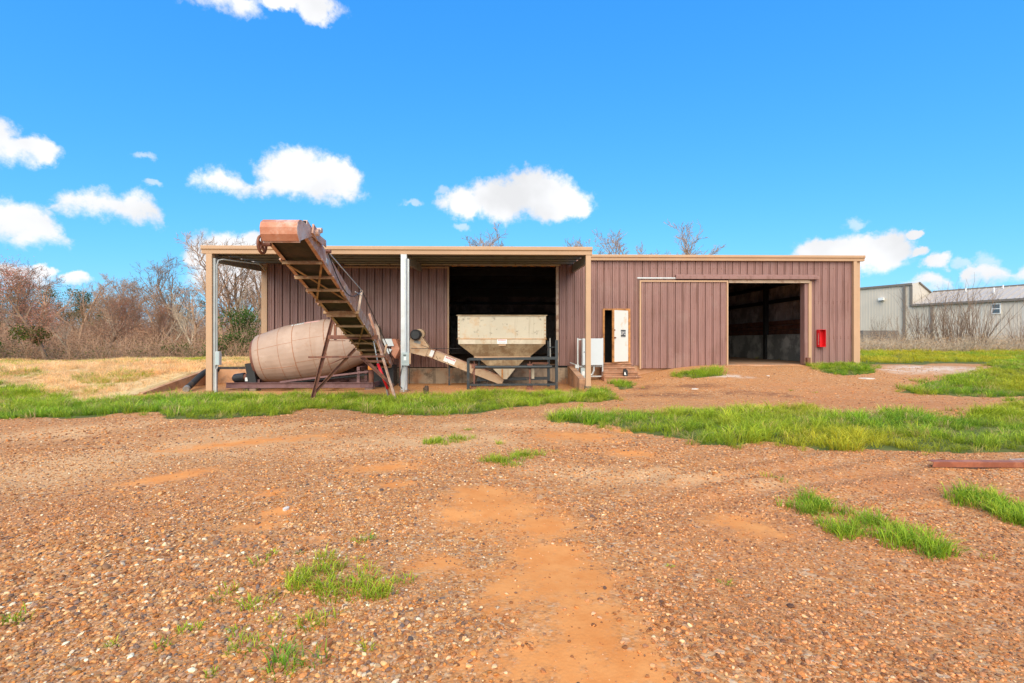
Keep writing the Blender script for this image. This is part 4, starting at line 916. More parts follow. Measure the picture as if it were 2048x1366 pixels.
# rusty steel on the ground at the right
def bars():
    a = G(1866, 936); b = G(2075, 937)
    z = .012
    for (q0, q1, w, lab, nm) in ((a, b+(b-a)*.35, .062, 'long rusty red steel angle bar lying on the gravel by the tall grass', 'steel_bar'), (G(2022, 926), G(2110, 921), .05, 'short thin scrap of pale flat steel behind the rusty bar', 'steel_scrap')):
        v0 = Vector((q0[0], q0[1], Hs(*q0)+z+w*.5)); v1 = Vector((q1[0], q1[1], Hs(*q1)+z+w*.5))
        mb = MB()
        if nm == 'steel_bar':
            d = (v1-v0).normalized(); s = d.cross(Vector((0,0,1)))
            mb.bar(v0, v1, .008, w*1.15, Vector((0,0,1))-s*-.35); mb.bar(v0-s*.045+Vector((0,0,w*.5)), v1-s*.045+Vector((0,0,w*.5)), .1, .008)
        else: mb.bar(v0, v1, .06, .012)
        tag(mb.build(nm, M['bar'] if nm == 'steel_bar' else M['trim_dirty']), lab, 'steel bar')
bars()
M['scrap'] = mat('scrap', (.62,.55,.47), .8, 0, .1, 6)
for (px, py, w, h_, lab) in ((572, 1019, .06, .045, 'crumpled white paper scrap lying on an orange dirt patch'), (1391, 778, .26, .10, 'white flat scrap on the gravel in front of the brown sliding door'), (1735, 757, .55, .16, 'pale flat slab scrap on the gravel past the corner grass'), (1536, 752, .12, .05, 'tiny white scrap on the gravel before the big doorway')):
    c = G(px, py); mb = MB(); n = 9
    ring = [(c[0]+w/2*math.cos(t)*random.uniform(.7,1.1), c[1]+h_*math.sin(t)*random.uniform(.7,1.1), Hs(*c)+random.uniform(.012,.02)) for t in np.linspace(0, 2*math.pi, n, endpoint=False)]
    mb.add(ring+[(c[0], c[1], Hs(*c)+.028)]+[(q[0], q[1], q[2]-.03) for q in ring], [(i, (i+1) % n, n) for i in range(n)]+[(i, n+1+i, n+1+(i+1) % n, (i+1) % n) for i in range(n)]); tag(mb.build('litter_scrap', M['scrap']), lab, 'scrap')
# ------------------------------------------------------------------ warehouse beyond the lot
def warehouse():
    u = Vector((.433, -.901, 0)); n = Vector((-.901, -.433, 0))        # along the long wall, out of it
    B = Vector((45.0, 54.0, 0)); g = .4
    T = thing('warehouse', B, 'pale beige metal warehouse with dark trim and a long low sloping wing', 'warehouse')
    def q(s, b, z): p = B+u*s-n*b; return (p.x, p.y, z)                 # s along, b back
    def sheet(nm, s0, s1, z0, z1, m_, rib=.30, par=T, b=0):
        mb = MB(); S = np.arange(s0, s1, rib); pts = []
        for s in S: pts += [(s, 0), (min(s+rib*.75, s1), 0), (min(s+rib*.82, s1), .016), (min(s+rib*.95, s1), .016)]
        pts.append((s1, 0)); k = len(pts)
        mb.add([q(s, b-o, z0) for s, o in pts]+[q(s, b-o, z1) for s, o in pts], [(i, i+1, k+i+1, k+i) for i in range(k-1)]); return mb.build(nm, m_, par, fix=False)
    def bx(nm, s0, s1, b0, b1, z0, z1, m_, par=T):
        return MB().add([q(s0,b0,z0), q(s1,b0,z0), q(s1,b1,z0), q(s0,b1,z0), q(s0,b0,z1), q(s1,b0,z1), q(s1,b1,z1), q(s0,b1,z1)], [(0,3,2,1),(4,5,6,7),(0,1,5,4),(1,2,6,5),(2,3,7,6),(3,0,4,7)]).build(nm, m_, par)
    E1 = 7.85
    for s in np.arange(-30, 0, 3.0): sheet('wall_panel', s, s+3, g, E1, M['wh_wall'])
    bx('eave_trim', -30, .12, -.16, -.05, E1-.12, E1+.12, M['wh_trim'])
    bx('corner_trim', -.12, .13, -.10, .02, 5.4, E1-.13, M['wh_trim']); bx('downspout', -.75, -.5, -.16, -.05, g, E1-.13, M['wh_trim'])
    # gable end of the tall part
    pr = [(0, g), (0, E1), (1.6, 8.15), (4.0, 7.2), (9, 5.2), (9, g)]
    MB().add([q(.0, b, z) for b, z in pr]+[q(-30, b, z) for b, z in pr], [tuple(range(6)), tuple(range(6, 12))[::-1], (1,2,8,7), (2,3,9,8), (3,4,10,9), (4,5,11,10)]).build('end_wall', M['wh_wall'], T)
    MB().add([q(.15, 1.55, 8.18), q(.15, 4.05, 7.2), q(.15, 4.05, 7.05), q(.15, 1.55, 8.03), q(.0, 1.55, 8.18), q(.0, 4.05, 7.2), q(.0, 4.05, 7.05), q(.0, 1.55, 8.03)], [(0,1,2,3),(7,6,5,4),(0,4,5,1),(1,5,6,2),(2,6,7,3),(3,7,4,0)]).build('rake_trim', M['wh_trim'], T)
    # low wing
    E2, R2 = 5.5, 7.15
    for s in np.arange(0, 24, 3.0): sheet('wall_panel', s+.01, s+3, g, E2, M['wh_wall'])
    bx('eave_trim', .14, 24, -.28, -.05, E2-.1, E2+.1, M['wh_trim']); bx('downspout', 1.8, 2.0, -.16, -.05, g, E2-.12, M['wh_trim'])
    for s in np.arange(.14, 24, .6):
        a0, a1 = s, s+.6
        MB().add([q(a0,-.2,E2+.12), q(a1-.05,-.2,E2+.12), q(a1-.05,4.2,R2), q(a0,4.2,R2), q(a1-.05,-.2,E2+.17), q(a1-.05,4.2,R2+.05), q(a1,-.2,E2+.17), q(a1,4.2,R2+.05), q(a1,-.2,E2+.12), q(a1,4.2,R2)],
                 [(0,1,2,3), (1,4,5,2), (4,6,7,5), (6,8,9,7)]).build('roof_sheet', M['wh_roof'], T, fix=False)
    bx('ridge_cap', .2, 24, 4.1, 4.5, R2-.05, R2+.12, M['wh_trim'])
    MB().add([q(24, 0, g), q(24, 0, E2), q(24, 4.2, R2), q(24, 9, E2), q(24, 9, g)], [(0,1,2,3,4)]).build('end_wall', M['wh_wall'], T)
    MB().add([q(0.02, 4.3, R2), q(24, 4.3, R2), q(24, 9, E2), q(.02, 9, E2)], [(0,1,2,3)]).build('roof_back', M['wh_roof'], T)
    def s_at(px):
        d = ray(px, 683); k = d.x/d.y; return (k*B.y-B.x)/(u.x-k*u.y)
    s0, s1 = s_at(1983.5), s_at(2002.5)
    D = (B+u*s0).y; z0, z1 = CAM_H+(683-627)/1000*D, CAM_H+(683-606)/1000*D
    w = bx('window', s0, s1, -.09, -.04, z0, z1, M['white'])
    for a, b in ((z0+.08, (z0+z1)/2-.04), ((z0+z1)/2+.04, z1-.08)): bx('pane', s0+.08, s1-.08, -.10, -.091, a, b, M['glass'], w)
    for px, b, h_ in ((1861, 3.2, .5), (1923, 3.6, .35), (1941, 2.0, .75), (2013, 2.6, .45)):
        s = s_at(px)+b*.55; zz = E2+.12+(R2-E2)*(b+.2)/4.4; c = Vector(q(s, b, zz-.1)); MB().tube([c, c+Vector((0,0,h_*.7+.1))], .06, 8).build('vent_pipe', M['white'], T)
    s = s_at(1765); Dz = (B+u*s).y; zz = CAM_H+(683-597)/1000*Dz; wl = bx('wall_lamp', s-.25, s+.25, -.42, -.04, zz-.15, zz+.15, M['white']); bx('lamp_glass', s-.2, s+.2, -.40, -.1, zz-.2, zz-.151, M['dark'], wl)
warehouse()
a, b = P(1726, 692, 46), P(1797, 661, 46)
tag(MB().box(a.x, b.x, 46, 46.5, Hs(a.x, 46)-.1, b.z).build('low_wall', M['wh_trim']), 'low dark grey wall in the brush before the tall beige warehouse', 'wall')

# ------------------------------------------------------------------ trees and brush
def tubes(branches, n=4):
    V = []; F = []
    for pts, rs in branches:
        b = len(V); m = len(pts)
        d = (pts[-1]-pts[0]).normalized(); a = Vector((0,0,1)) if abs(d.z) < .8 else Vector((1,0,0)); u = d.cross(a).normalized(); w = d.cross(u)
        for p, r in zip(pts, rs):
            for k in range(n): t = 6.2832*k/n; V.append(p+(u*math.cos(t)+w*math.sin(t))*r)
        for i in range(m-1):
            for k in range(n): F.append((b+i*n+k, b+i*n+(k+1) % n, b+(i+1)*n+(k+1) % n, b+(i+1)*n+k))
    mb = MB(); mb.v = [tuple(v) for v in V]; mb.f = F; return mb
def gen_tree(seed, h, spread=.8, levels=4, stems=1, droop=0.0, twig=.011, dens=1.0, bare=.32, lean=.12):
    r = random.Random(seed); trunk = []; crown = []; tips = []
    def grow(p, d, ln, rad, lv):
        m = 4 if lv < 2 else 3
        pts = [p.copy()]; rs = [rad]; q = p.copy(); dd = d.copy()
        for i in range(m):
            dd = (dd+Vector((r.gauss(0,1), r.gauss(0,1), r.gauss(0,.7)+.25-droop*lv))*.13*(1+.35*lv)).normalized()
            q = q+dd*ln/m; pts.append(q.copy()); rs.append(max(twig*.6, rad*(1-.72*(i+1)/m)))
        (trunk if lv == 0 else crown).append((pts, rs))
        if lv == levels: tips.append((q, dd)); return
        nchild = int(dens*{0: 9, 1: 7, 2: 5, 3: 4}.get(lv, 3)+r.random())
        for c in range(nchild):
            t = (bare if lv == 0 else .2)+(1-(bare if lv == 0 else .2))*(c+r.random())/nchild; t = min(t, .98)
            i = min(int(t*m), m-1); f = t*m-i; bp = pts[i].lerp(pts[i+1], f); br = rs[i]*(1-f)+rs[i+1]*f
            ax_ = (pts[i+1]-pts[i]).normalized(); pr = ax_.orthogonal().normalized(); pr.rotate(Matrix.Rotation(r.uniform(0, 6.283), 3, ax_))
            an = r.uniform(.45, .95)*spread
            nd = (ax_*math.cos(an)+pr*math.sin(an)).normalized()
            grow(bp, nd, ln*r.uniform(.42, .62)*(1-.25*t if lv else 1-.35*t), max(twig, br*.62), lv+1)
    for s in range(stems):
        d0 = Vector((r.gauss(0, lean)*(1+stems*.25), r.gauss(0, lean)*(1+stems*.25), 1)).normalized()
        grow(Vector((r.gauss(0,.12)*(stems-1), r.gauss(0,.12)*(stems-1), -.15)), d0, h*r.uniform(.68, .82), h*.021/(stems**.4), 0)
    return trunk, crown, tips
def leaf_faces(tips, seed, n, spread, size, base=None):
    r = random.Random(seed); mb = MB()
    for p, d in tips:
        for k in range(n):
            c = p+Vector((r.gauss(0, spread), r.gauss(0, spread), r.gauss(0, spread)))
            a = Vector((r.gauss(0,1), r.gauss(0,1), r.gauss(0,1))).normalized()*size*r.uniform(.6,1.3); b = a.orthogonal().normalized()*size*.5
            mb.add([c-a, c+b, c+a, c-b], [(0,1,2,3)])
    return mb
def leafmat(name, col, var=.35, tr=.25):
    m = bpy.data.materials.new(name); m.use_nodes = True; nt = m.node_tree; N = nt.nodes.new; L = nt.links.new
    tc = N('ShaderNodeTexCoord'); n = N('ShaderNodeTexNoise'); n.inputs['Scale'].default_value = 1.6; L(tc.outputs['Object'], n.inputs['Vector'])
    mx = N('ShaderNodeMix'); mx.data_type = 'RGBA'; mx.inputs[6].default_value = (*[c*(1-var) for c in col], 1); mx.inputs[7].default_value = (*[c*(1+var) for c in col], 1)
    rm = N('ShaderNodeMapRange'); L(n.outputs['Fac'], rm.inputs[0]); rm.inputs[1].default_value = .3; rm.inputs[2].default_value = .7; L(rm.outputs[0], mx.inputs[0])
    df = N('ShaderNodeBsdfDiffuse'); tl = N('ShaderNodeBsdfTranslucent'); ms = N('ShaderNodeMixShader'); ms.inputs[0].default_value = tr
    L(mx.outputs[2], df.inputs[0]); L(mx.outputs[2], tl.inputs[0]); L(df.outputs[0], ms.inputs[1]); L(tl.outputs[0], ms.inputs[2]); L(ms.outputs[0], nt.nodes['Material Output'].inputs[0])
    return m
M['bud_red'] = leafmat('bud_red', (.60,.25,.16)); M['twig'] = leafmat('twig', (.34,.20,.125)); M['evergreen'] = leafmat('evergreen', (.085,.11,.025)); M['ivy'] = leafmat('ivy', (.075,.125,.03)); M['deadleaf'] = leafmat('deadleaf', (.42,.27,.15))
def tree_proto(name, seed, h, bark, leaf=None, ln=0, lsz=.05, lsp=.2, **kw):
    tr, cr, tips = gen_tree(seed, h, **kw)
    T = thing(name, (0, 0, 0), '', '')
    t = tubes(tr, 8).build('trunk', M[bark], T, True, fix=False); c = tubes(cr, 3).build('crown', M[bark], T, False, fix=False)
    if leaf: leaf_faces(tips, seed, ln, lsp, lsz).build('foliage', M[leaf], c, fix=False)
    return T
TR = {
 'bare1': tree_proto('bare_tree', 3, 9.5, 'bark', spread=.85, dens=1.0),
 'bare2': tree_proto('bare_tree', 5, 9.5, 'bark_dark', spread=.8, dens=1.05, lean=.2),
 'bare3': tree_proto('bare_tree', 8, 9.5, 'bark', spread=.65, dens=1.0),
 'pale': tree_proto('bare_tree', 9, 8.0, 'bark_pale', spread=.75, dens=.8, lean=.2),
 'red': tree_proto('budding_tree', 12, 7.0, 'bark_dark', 'bud_red', 6, .028, .32, spread=1.05, dens=1.1, bare=.25),
 'cedar': tree_proto('evergreen_tree', 15, 8.0, 'bark_dark', 'evergreen', 16, .085, .24, spread=1.2, dens=1.0, levels=3, bare=.1, lean=.03),
}
used = set()
LAB = {'bare1': 'tall bare tree with fine upswept twigs', 'bare2': 'bare leaning tree with dark trunk', 'bare3': 'narrow bare tree with upright branches', 'pale': 'pale barked bare tree', 'red': 'bare tree hazed with reddish buds', 'cedar': 'dark green evergreen tree'}
def place_tree(k, x, y, sc_, rot, where, group, z=None):
    src = TR[k]
    o = src if k not in used else copy_tree(src)
    used.add(k); o.location = (x, y, (Hs(x, y) if z is None else z)-.05); o.rotation_euler = (0, 0, rot); o.scale = (sc_, sc_, sc_)
    tag(o, LAB[k]+' '+where, 'tree', group); return o
rt = random.Random(21)
def at(px, D): return PX(px, D), D
# the reddish budding tree and its dark trunk at the left
bx_, by_ = at(95, 31); o = place_tree('red', bx_, by_, 1.0, .4, 'with a thick dark trunk on the bank', 'budding trees in the wood')
o['label'] = 'spreading reddish budding tree with a thick dark trunk in the dry grass bank'; del o['group']
for px, D, s in ((-40, 36, .95), (205, 38, .85), (300, 43, .8), (-150, 34, 1)): place_tree('red', *at(px, D), s, rt.uniform(0, 6), 'at the front of the wood', 'reddish budding trees at the wood edge')
for i, (k, px, D, s) in enumerate([('bare2', 30, 40, 1.0), ('bare1', 150, 42, .95), ('bare3', 185, 45, 1.05), ('bare1', 240, 44, .95), ('bare2', 300, 41, .9), ('bare3', 345, 43, .98), ('bare1', 385, 42, .92),
        ('bare1', 455, 40, 1.10), ('bare3', 475, 46, 1.12), ('bare2', 510, 44, 1.1), ('bare3', 430, 48, 1.0), ('pale', 60, 38, .8), ('pale', 145, 37, .6), ('pale', 400, 39, .75), ('pale', 250, 39, .7), ('bare2', -60, 42, 1.1), ('bare1', -140, 40, 1.1), ('bare3', -20, 48, 1.15),
        ('bare1', 90, 52, 1.15), ('bare2', 215, 54, 1.1), ('bare3', 275, 55, 1.15), ('bare1', 330, 56, 1.15), ('bare2', 400, 55, 1.15), ('bare1', 540, 52, 1.2), ('bare3', 580, 55, 1.2), ('bare2', -100, 54, 1.2), ('bare1', 10, 58, 1.2), ('bare3', 150, 60, 1.2), ('bare2', 470, 60, 1.2), ('pale', 330, 40, .8), ('pale', 490, 41, .8)]):
    if px < 400: s *= .84
    place_tree(k, *at(px, D), s, rt.uniform(0, 6.28), ('in the back wood' if D > 50 else 'in the front wood')+(' seen under the canopy' if px > 425 else ' by the canopy post' if px > 290 else ' midway along it' if px > 130 else ' around the reddish tree'), 'bare trees of the wood beside the barn')
for px, D, s in ((15, 62, 1.1), (55, 60, .98), (110, 64, 1.0), (170, 66, .95), (205, 62, .85), (265, 66, .85), (-60, 60, 1.1), (330, 66, .8), (520, 64, .9), (420, 64, .8)): place_tree('cedar', *at(px, D), s, rt.uniform(0, 6), 'deep in the wood behind bare trees', 'evergreens deep in the wood')
for k, px, D, s in (('bare1', 920, 52, 1.52), ('bare2', 975, 54, 1.5), ('bare3', 1268, 50, 1.55), ('bare1', 1300, 52, 1.45), ('bare3', 1205, 55, 1.46), ('bare3', 815, 56, 1.38), ('bare2', 1100, 58, 1.4)):
    place_tree(k, *at(px, D), s, rt.uniform(0, 6.28), 'showing above the barn roof', 'trees behind the barn')
# evergreen bushes
def bush(px, py, D, w, h, m_, label, seed, nm='evergreen_bush'):
    r = random.Random(seed); x, y = at(px, D); g = P(px, py, D).z; T = thing(nm, (x, y, g), label, 'bush')
    st_ = []; tips = []
    for k in range(int(14*w*h)+8):
        tpos = Vector((r.gauss(0, w*.27), r.gauss(0, w*.27), h*(r.random()**.8)))
        st_.append(([Vector((x,y,g-.2)), Vector((x,y,g))+tpos*.5+Vector((0,0,.1)), Vector((x,y,g))+tpos], [.03, .018, .008])); tips.append((Vector((x,y,g))+tpos, None))
    tubes(st_, 3).build('stems', M['bark_dark'], T, fix=False); leaf_faces(tips, seed, 34, .16, .07).build('foliage', M[m_], T, fix=False)
bush(485, 728, 33, 1.9, 3.4, 'ivy', 'tall ivy green bush seen between the left canopy post and the barn corner', 31)
bush(64, 682, 30.6, 1.9, .7, 'evergreen', 'dark green pine bough hanging left of the thick dark trunk', 33, 'pine_bough')
bush(430, 728, 32, 1.2, 1.5, 'ivy', 'low green bush at the foot of the wood behind the left post', 34)
bush(360, 730, 34, 1.8, 1.2, 'evergreen', 'dull green bramble bush at the wood edge before the left post', 35)
bush(-40, 724, 31, 1.6, 1.6, 'ivy', 'green bush at the left end of the wood edge', 36)
# brush that nobody could count, along the wood and along the warehouse
def brush(name, spots, m_, lab=None, leaf=None, up=.9, th=.010):
    r = random.Random(len(spots)); st_ = []; tips = []
    for (x, y, hh) in spots:
        g = Hs(x, y); p = Vector((x, y, g-.1))
        for k in range(3):
            d = Vector((r.gauss(0,.45), r.gauss(0,.45), up)).normalized(); ln = hh*r.uniform(.5, 1.1); q1 = p+d*ln*.5; d2 = (d+Vector((r.gauss(0,.35), r.gauss(0,.35), r.gauss(0,.25)))).normalized(); q2 = q1+d2*ln*.5
            st_.append(([p, q1, q2], [th*1.6, th, th*.5])); tips.append((q2, d2))
            for j in range(4):
                b = p.lerp(q1, r.random()) if j % 2 else q1.lerp(q2, r.random()); d3 = (d2+Vector((r.gauss(0,.7), r.gauss(0,.7), r.gauss(0,.4)))).normalized(); e = b+d3*ln*.35
                st_.append(([b, e], [th*.8, th*.4])); tips.append((e, d3))
    o = tubes(st_, 3).build(name, M[m_], fix=False); tag(o, kind='stuff')
    return o, tips
sp = []
for k in range(2200):
    D = rt.uniform(31, 62); px = rt.uniform(-250, 600); x, y = at(px, D); sp.append((x, y, rt.uniform(.8, 2.2)+(D-30)*.06))
for k in range(2600):
    D = rt.uniform(50, 85); x, y = at(rt.uniform(-300, 620), D); sp.append((x, y, rt.uniform(2.5, 6.0)+(D-50)*.05))
o, tips = brush('underbrush', sp, 'bark'); 
mb = leaf_faces(tips[::2], 5, 3, .35, .06); o2 = mb.build('brush_leaves', M['twig'], o, fix=False); tag(o2, kind='stuff')
sp2 = []
for k in range(900):
    D = rt.uniform(30.5, 40); x, y = at(rt.uniform(-200, 520), D); sp2.append((x, y, rt.uniform(.5, 1.5)))
o, tips = brush('bramble', sp2, 'bark_dark', th=.008); tag(leaf_faces(tips[::3], 6, 3, .22, .04).build('bramble_leaves', M['evergreen'], o, fix=False), kind='stuff')
sp3 = []
for k in range(1500):
    D = rt.uniform(36, 47); px = rt.uniform(1700, 2250); x, y = at(px, D); sp3.append((x, y, rt.uniform(.5, 1.6)))
o, tips = brush('dead_brush', sp3, 'bark_pale', up=.6, th=.011); tag(leaf_faces(tips[::3], 7, 3, .25, .05).build('dead_leaves', M['deadleaf'], o, fix=False), kind='stuff')
# bare multi-stem shrubs in front of the warehouse
def shrub_proto(seed, h):
    r = random.Random(seed); stems = []; tw = []
    for k in range(30):
        a = r.uniform(0, 6.283); ln = h*r.uniform(.5, 1.05); d = Vector((math.cos(a)*r.uniform(.05,.55), math.sin(a)*r.uniform(.05,.55), 1)).normalized(); p = Vector((math.cos(a)*r.uniform(0,.4), math.sin(a)*r.uniform(0,.4), -.1)); pts = [p]; q = p
        for i in range(5): d = (d+Vector((r.gauss(0,.09), r.gauss(0,.09), .05))).normalized(); q = q+d*ln/5; pts.append(q)
        stems.append((pts, [.028, .022, .017, .012, .009, .005]))
        for j in range(9):
            i = r.randint(1, 4); b = pts[i].lerp(pts[i+1], r.random()); e = (d+Vector((r.gauss(0,.45), r.gauss(0,.45), r.gauss(.1,.2)))).normalized(); l2 = ln*r.uniform(.1,.3); m_ = b+e*l2*.5; e2 = (e+Vector((r.gauss(0,.2), r.gauss(0,.2), .15))).normalized(); tw.append(([b, m_, m_+e2*l2*.5], [.010, .007, .004]))
    T = thing('bare_shrub', (0,0,0), '', ''); tubes(stems, 4).build('stems', M['bark_dark'], T, fix=False); tubes(tw, 3).build('twigs', M['bark_dark'], T, fix=False); return T
SH = [shrub_proto(41, 4.6), shrub_proto(47, 4.4)]; su = 0
for i, (px, D, s, lab) in enumerate(((1845, 42, .95, 'bare many stemmed shrub before the warehouse corner trim'), (1892, 41, 1.05, 'bare many stemmed shrub under the low warehouse roof'), (1955, 40, 1.0, 'bare many stemmed shrub left of the warehouse window'), (1760, 44, .55, 'small bare shrub before the tall warehouse wall'), (2040, 40, .6, 'small bare shrub right of the warehouse window'), (1915, 43, .9, 'bare shrub between two larger ones under the warehouse roof'), (1800, 43, .6, 'small bare shrub by the low dark wall'))):
    src = SH[i % 2]; o = src if i < 2 else copy_tree(src); x, y = at(px, D); o.location = (x, y, Hs(x, y)-.05); o.scale = (s*1.1, s*1.1, s*1.15); o.rotation_euler = (0, 0, rt.uniform(0, 6)); tag(o, lab, 'shrub')

# ------------------------------------------------------------------ scattered stuff by instancing: gravel and grass
def proto_collection(name, meshes):
    c = bpy.data.collections.new(name)
    for i, me in enumerate(meshes): c.objects.link(bpy.data.objects.new('%s_%02d' % (name, i), me))
    return c
def scatter(name, pos, rot, scl, idx, tint, coll, parent=None):
    me = bpy.data.meshes.new(name); n = len(pos); me.vertices.add(n); me.vertices.foreach_set('co', np.asarray(pos, np.float32).ravel())
    for nm, ty, arr, f in (('rot', 'FLOAT_VECTOR', rot, 'vector'), ('scl', 'FLOAT_VECTOR', scl, 'vector'), ('tint', 'FLOAT_COLOR', tint, 'color')):
        a = me.attributes.new(nm, ty, 'POINT'); a.data.foreach_set(f, np.asarray(arr, np.float32).ravel())
    a = me.attributes.new('idx', 'INT', 'POINT'); a.data.foreach_set('value', np.asarray(idx, np.int32))
    g = bpy.data.node_groups.new(name, 'GeometryNodeTree')
    g.interface.new_socket('Geometry', in_out='INPUT', socket_type='NodeSocketGeometry'); g.interface.new_socket('Geometry', in_out='OUTPUT', socket_type='NodeSocketGeometry')
    N = g.nodes.new; L = g.links.new
    gi = N('NodeGroupInput'); go = N('NodeGroupOutput'); mp = N('GeometryNodeMeshToPoints'); ip = N('GeometryNodeInstanceOnPoints'); ci = N('GeometryNodeCollectionInfo')
    ci.inputs['Collection'].default_value = coll; ci.inputs['Separate Children'].default_value = True; ci.inputs['Reset Children'].default_value = True
    L(gi.outputs[0], mp.inputs['Mesh']); L(mp.outputs[0], ip.inputs['Points']); L(ci.outputs[0], ip.inputs['Instance']); ip.inputs['Pick Instance'].default_value = True
    for nm, ty, s in (('idx', 'INT', 'Instance Index'), ('rot', 'FLOAT_VECTOR', 'Rotation'), ('scl', 'FLOAT_VECTOR', 'Scale')):
        k = N('GeometryNodeInputNamedAttribute'); k.data_type = ty; k.inputs['Name'].default_value = nm; L(k.outputs[0], ip.inputs[s])
    L(ip.outputs[0], go.inputs[0])
    o = bpy.data.objects.new(name, me); COL.objects.link(o); md = o.modifiers.new('scatter', 'NODES'); md.node_group = g
    tag(o, kind='stuff'); return o
def tintmat(name, rough, sub=None, tr=0, grad=None):
    m = bpy.data.materials.new(name); m.use_nodes = True; nt = m.node_tree; N = nt.nodes.new; L = nt.links.new
    a = N('ShaderNodeAttribute'); a.attribute_type = 'INSTANCER'; a.attribute_name = 'tint'
    bs = nt.nodes['Principled BSDF']; bs.inputs['Roughness'].default_value = rough; bs.inputs['Specular IOR Level'].default_value = .25
    c = a.outputs['Color']
    if grad is None:
        tc = N('ShaderNodeTexCoord'); n = N('ShaderNodeTexNoise'); n.inputs['Scale'].default_value = 3.5; n.inputs['Detail'].default_value = 4; L(tc.outputs['Object'], n.inputs['Vector'])
        rm = N('ShaderNodeMapRange'); L(n.outputs['Fac'], rm.inputs[0]); rm.inputs[1].default_value = .3; rm.inputs[2].default_value = .7; rm.inputs[3].default_value = .75; rm.inputs[4].default_value = 1.2
        vm = N('ShaderNodeVectorMath'); vm.operation = 'SCALE'; L(c, vm.inputs[0]); L(rm.outputs[0], vm.inputs[3]); c = vm.outputs[0]
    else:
        a2 = N('ShaderNodeAttribute'); a2.attribute_name = 'bl'          # per-blade variation and painted root shade, stored on the blade
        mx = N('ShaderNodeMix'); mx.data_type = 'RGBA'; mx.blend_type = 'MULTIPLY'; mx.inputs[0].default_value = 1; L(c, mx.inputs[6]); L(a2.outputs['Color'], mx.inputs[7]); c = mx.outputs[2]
    L(c, bs.inputs['Base Color'])
    if tr:
        tl = N('ShaderNodeBsdfTranslucent'); L(c, tl.inputs[0]); ms = N('ShaderNodeMixShader'); ms.inputs[0].default_value = tr; L(bs.outputs[0], ms.inputs[1]); L(tl.outputs[0], ms.inputs[2]); L(ms.outputs[0], nt.nodes['Material Output'].inputs[0])
    return m
def pebble_mesh(seed):
    import bmesh
    r = np.random.default_rng(seed); v = r.normal(size=(26, 3)); v /= np.linalg.norm(v, axis=1)[:,None]; v *= r.uniform(.82, 1.1, (26, 1))
    bm = bmesh.new(); [bm.verts.new(p) for p in v]; h = bmesh.ops.convex_hull(bm, input=bm.verts)
    bmesh.ops.delete(bm, geom=[g for g in h['geom_interior'] if isinstance(g, bmesh.types.BMVert)], context='VERTS')
    bmesh.ops.recalc_face_normals(bm, faces=bm.faces)
    me = bpy.data.meshes.new('pebble'); bm.to_mesh(me); bm.free(); me.materials.append(M['pebble'])
    if seed % 2: me.polygons.foreach_set('use_smooth', [True]*len(me.polygons))
    return me
M['pebble'] = tintmat('pebble', .75)
PEB = proto_collection('pebbles', [pebble_mesh(k) for k in range(6)])
PAL = np.array([(.48,.19,.06),(.64,.35,.145),(.35,.135,.05),(.70,.45,.24),(.58,.22,.05),(.27,.15,.095),(.60,.29,.10),(.78,.60,.40),(.15,.105,.085),(.46,.235,.115),(.33,.20,.125)])
PW = np.array([1.5,1.3,1.1,.8,.9,.7,1.4,.33,.33,1.0,.6]); PW /= PW.sum()
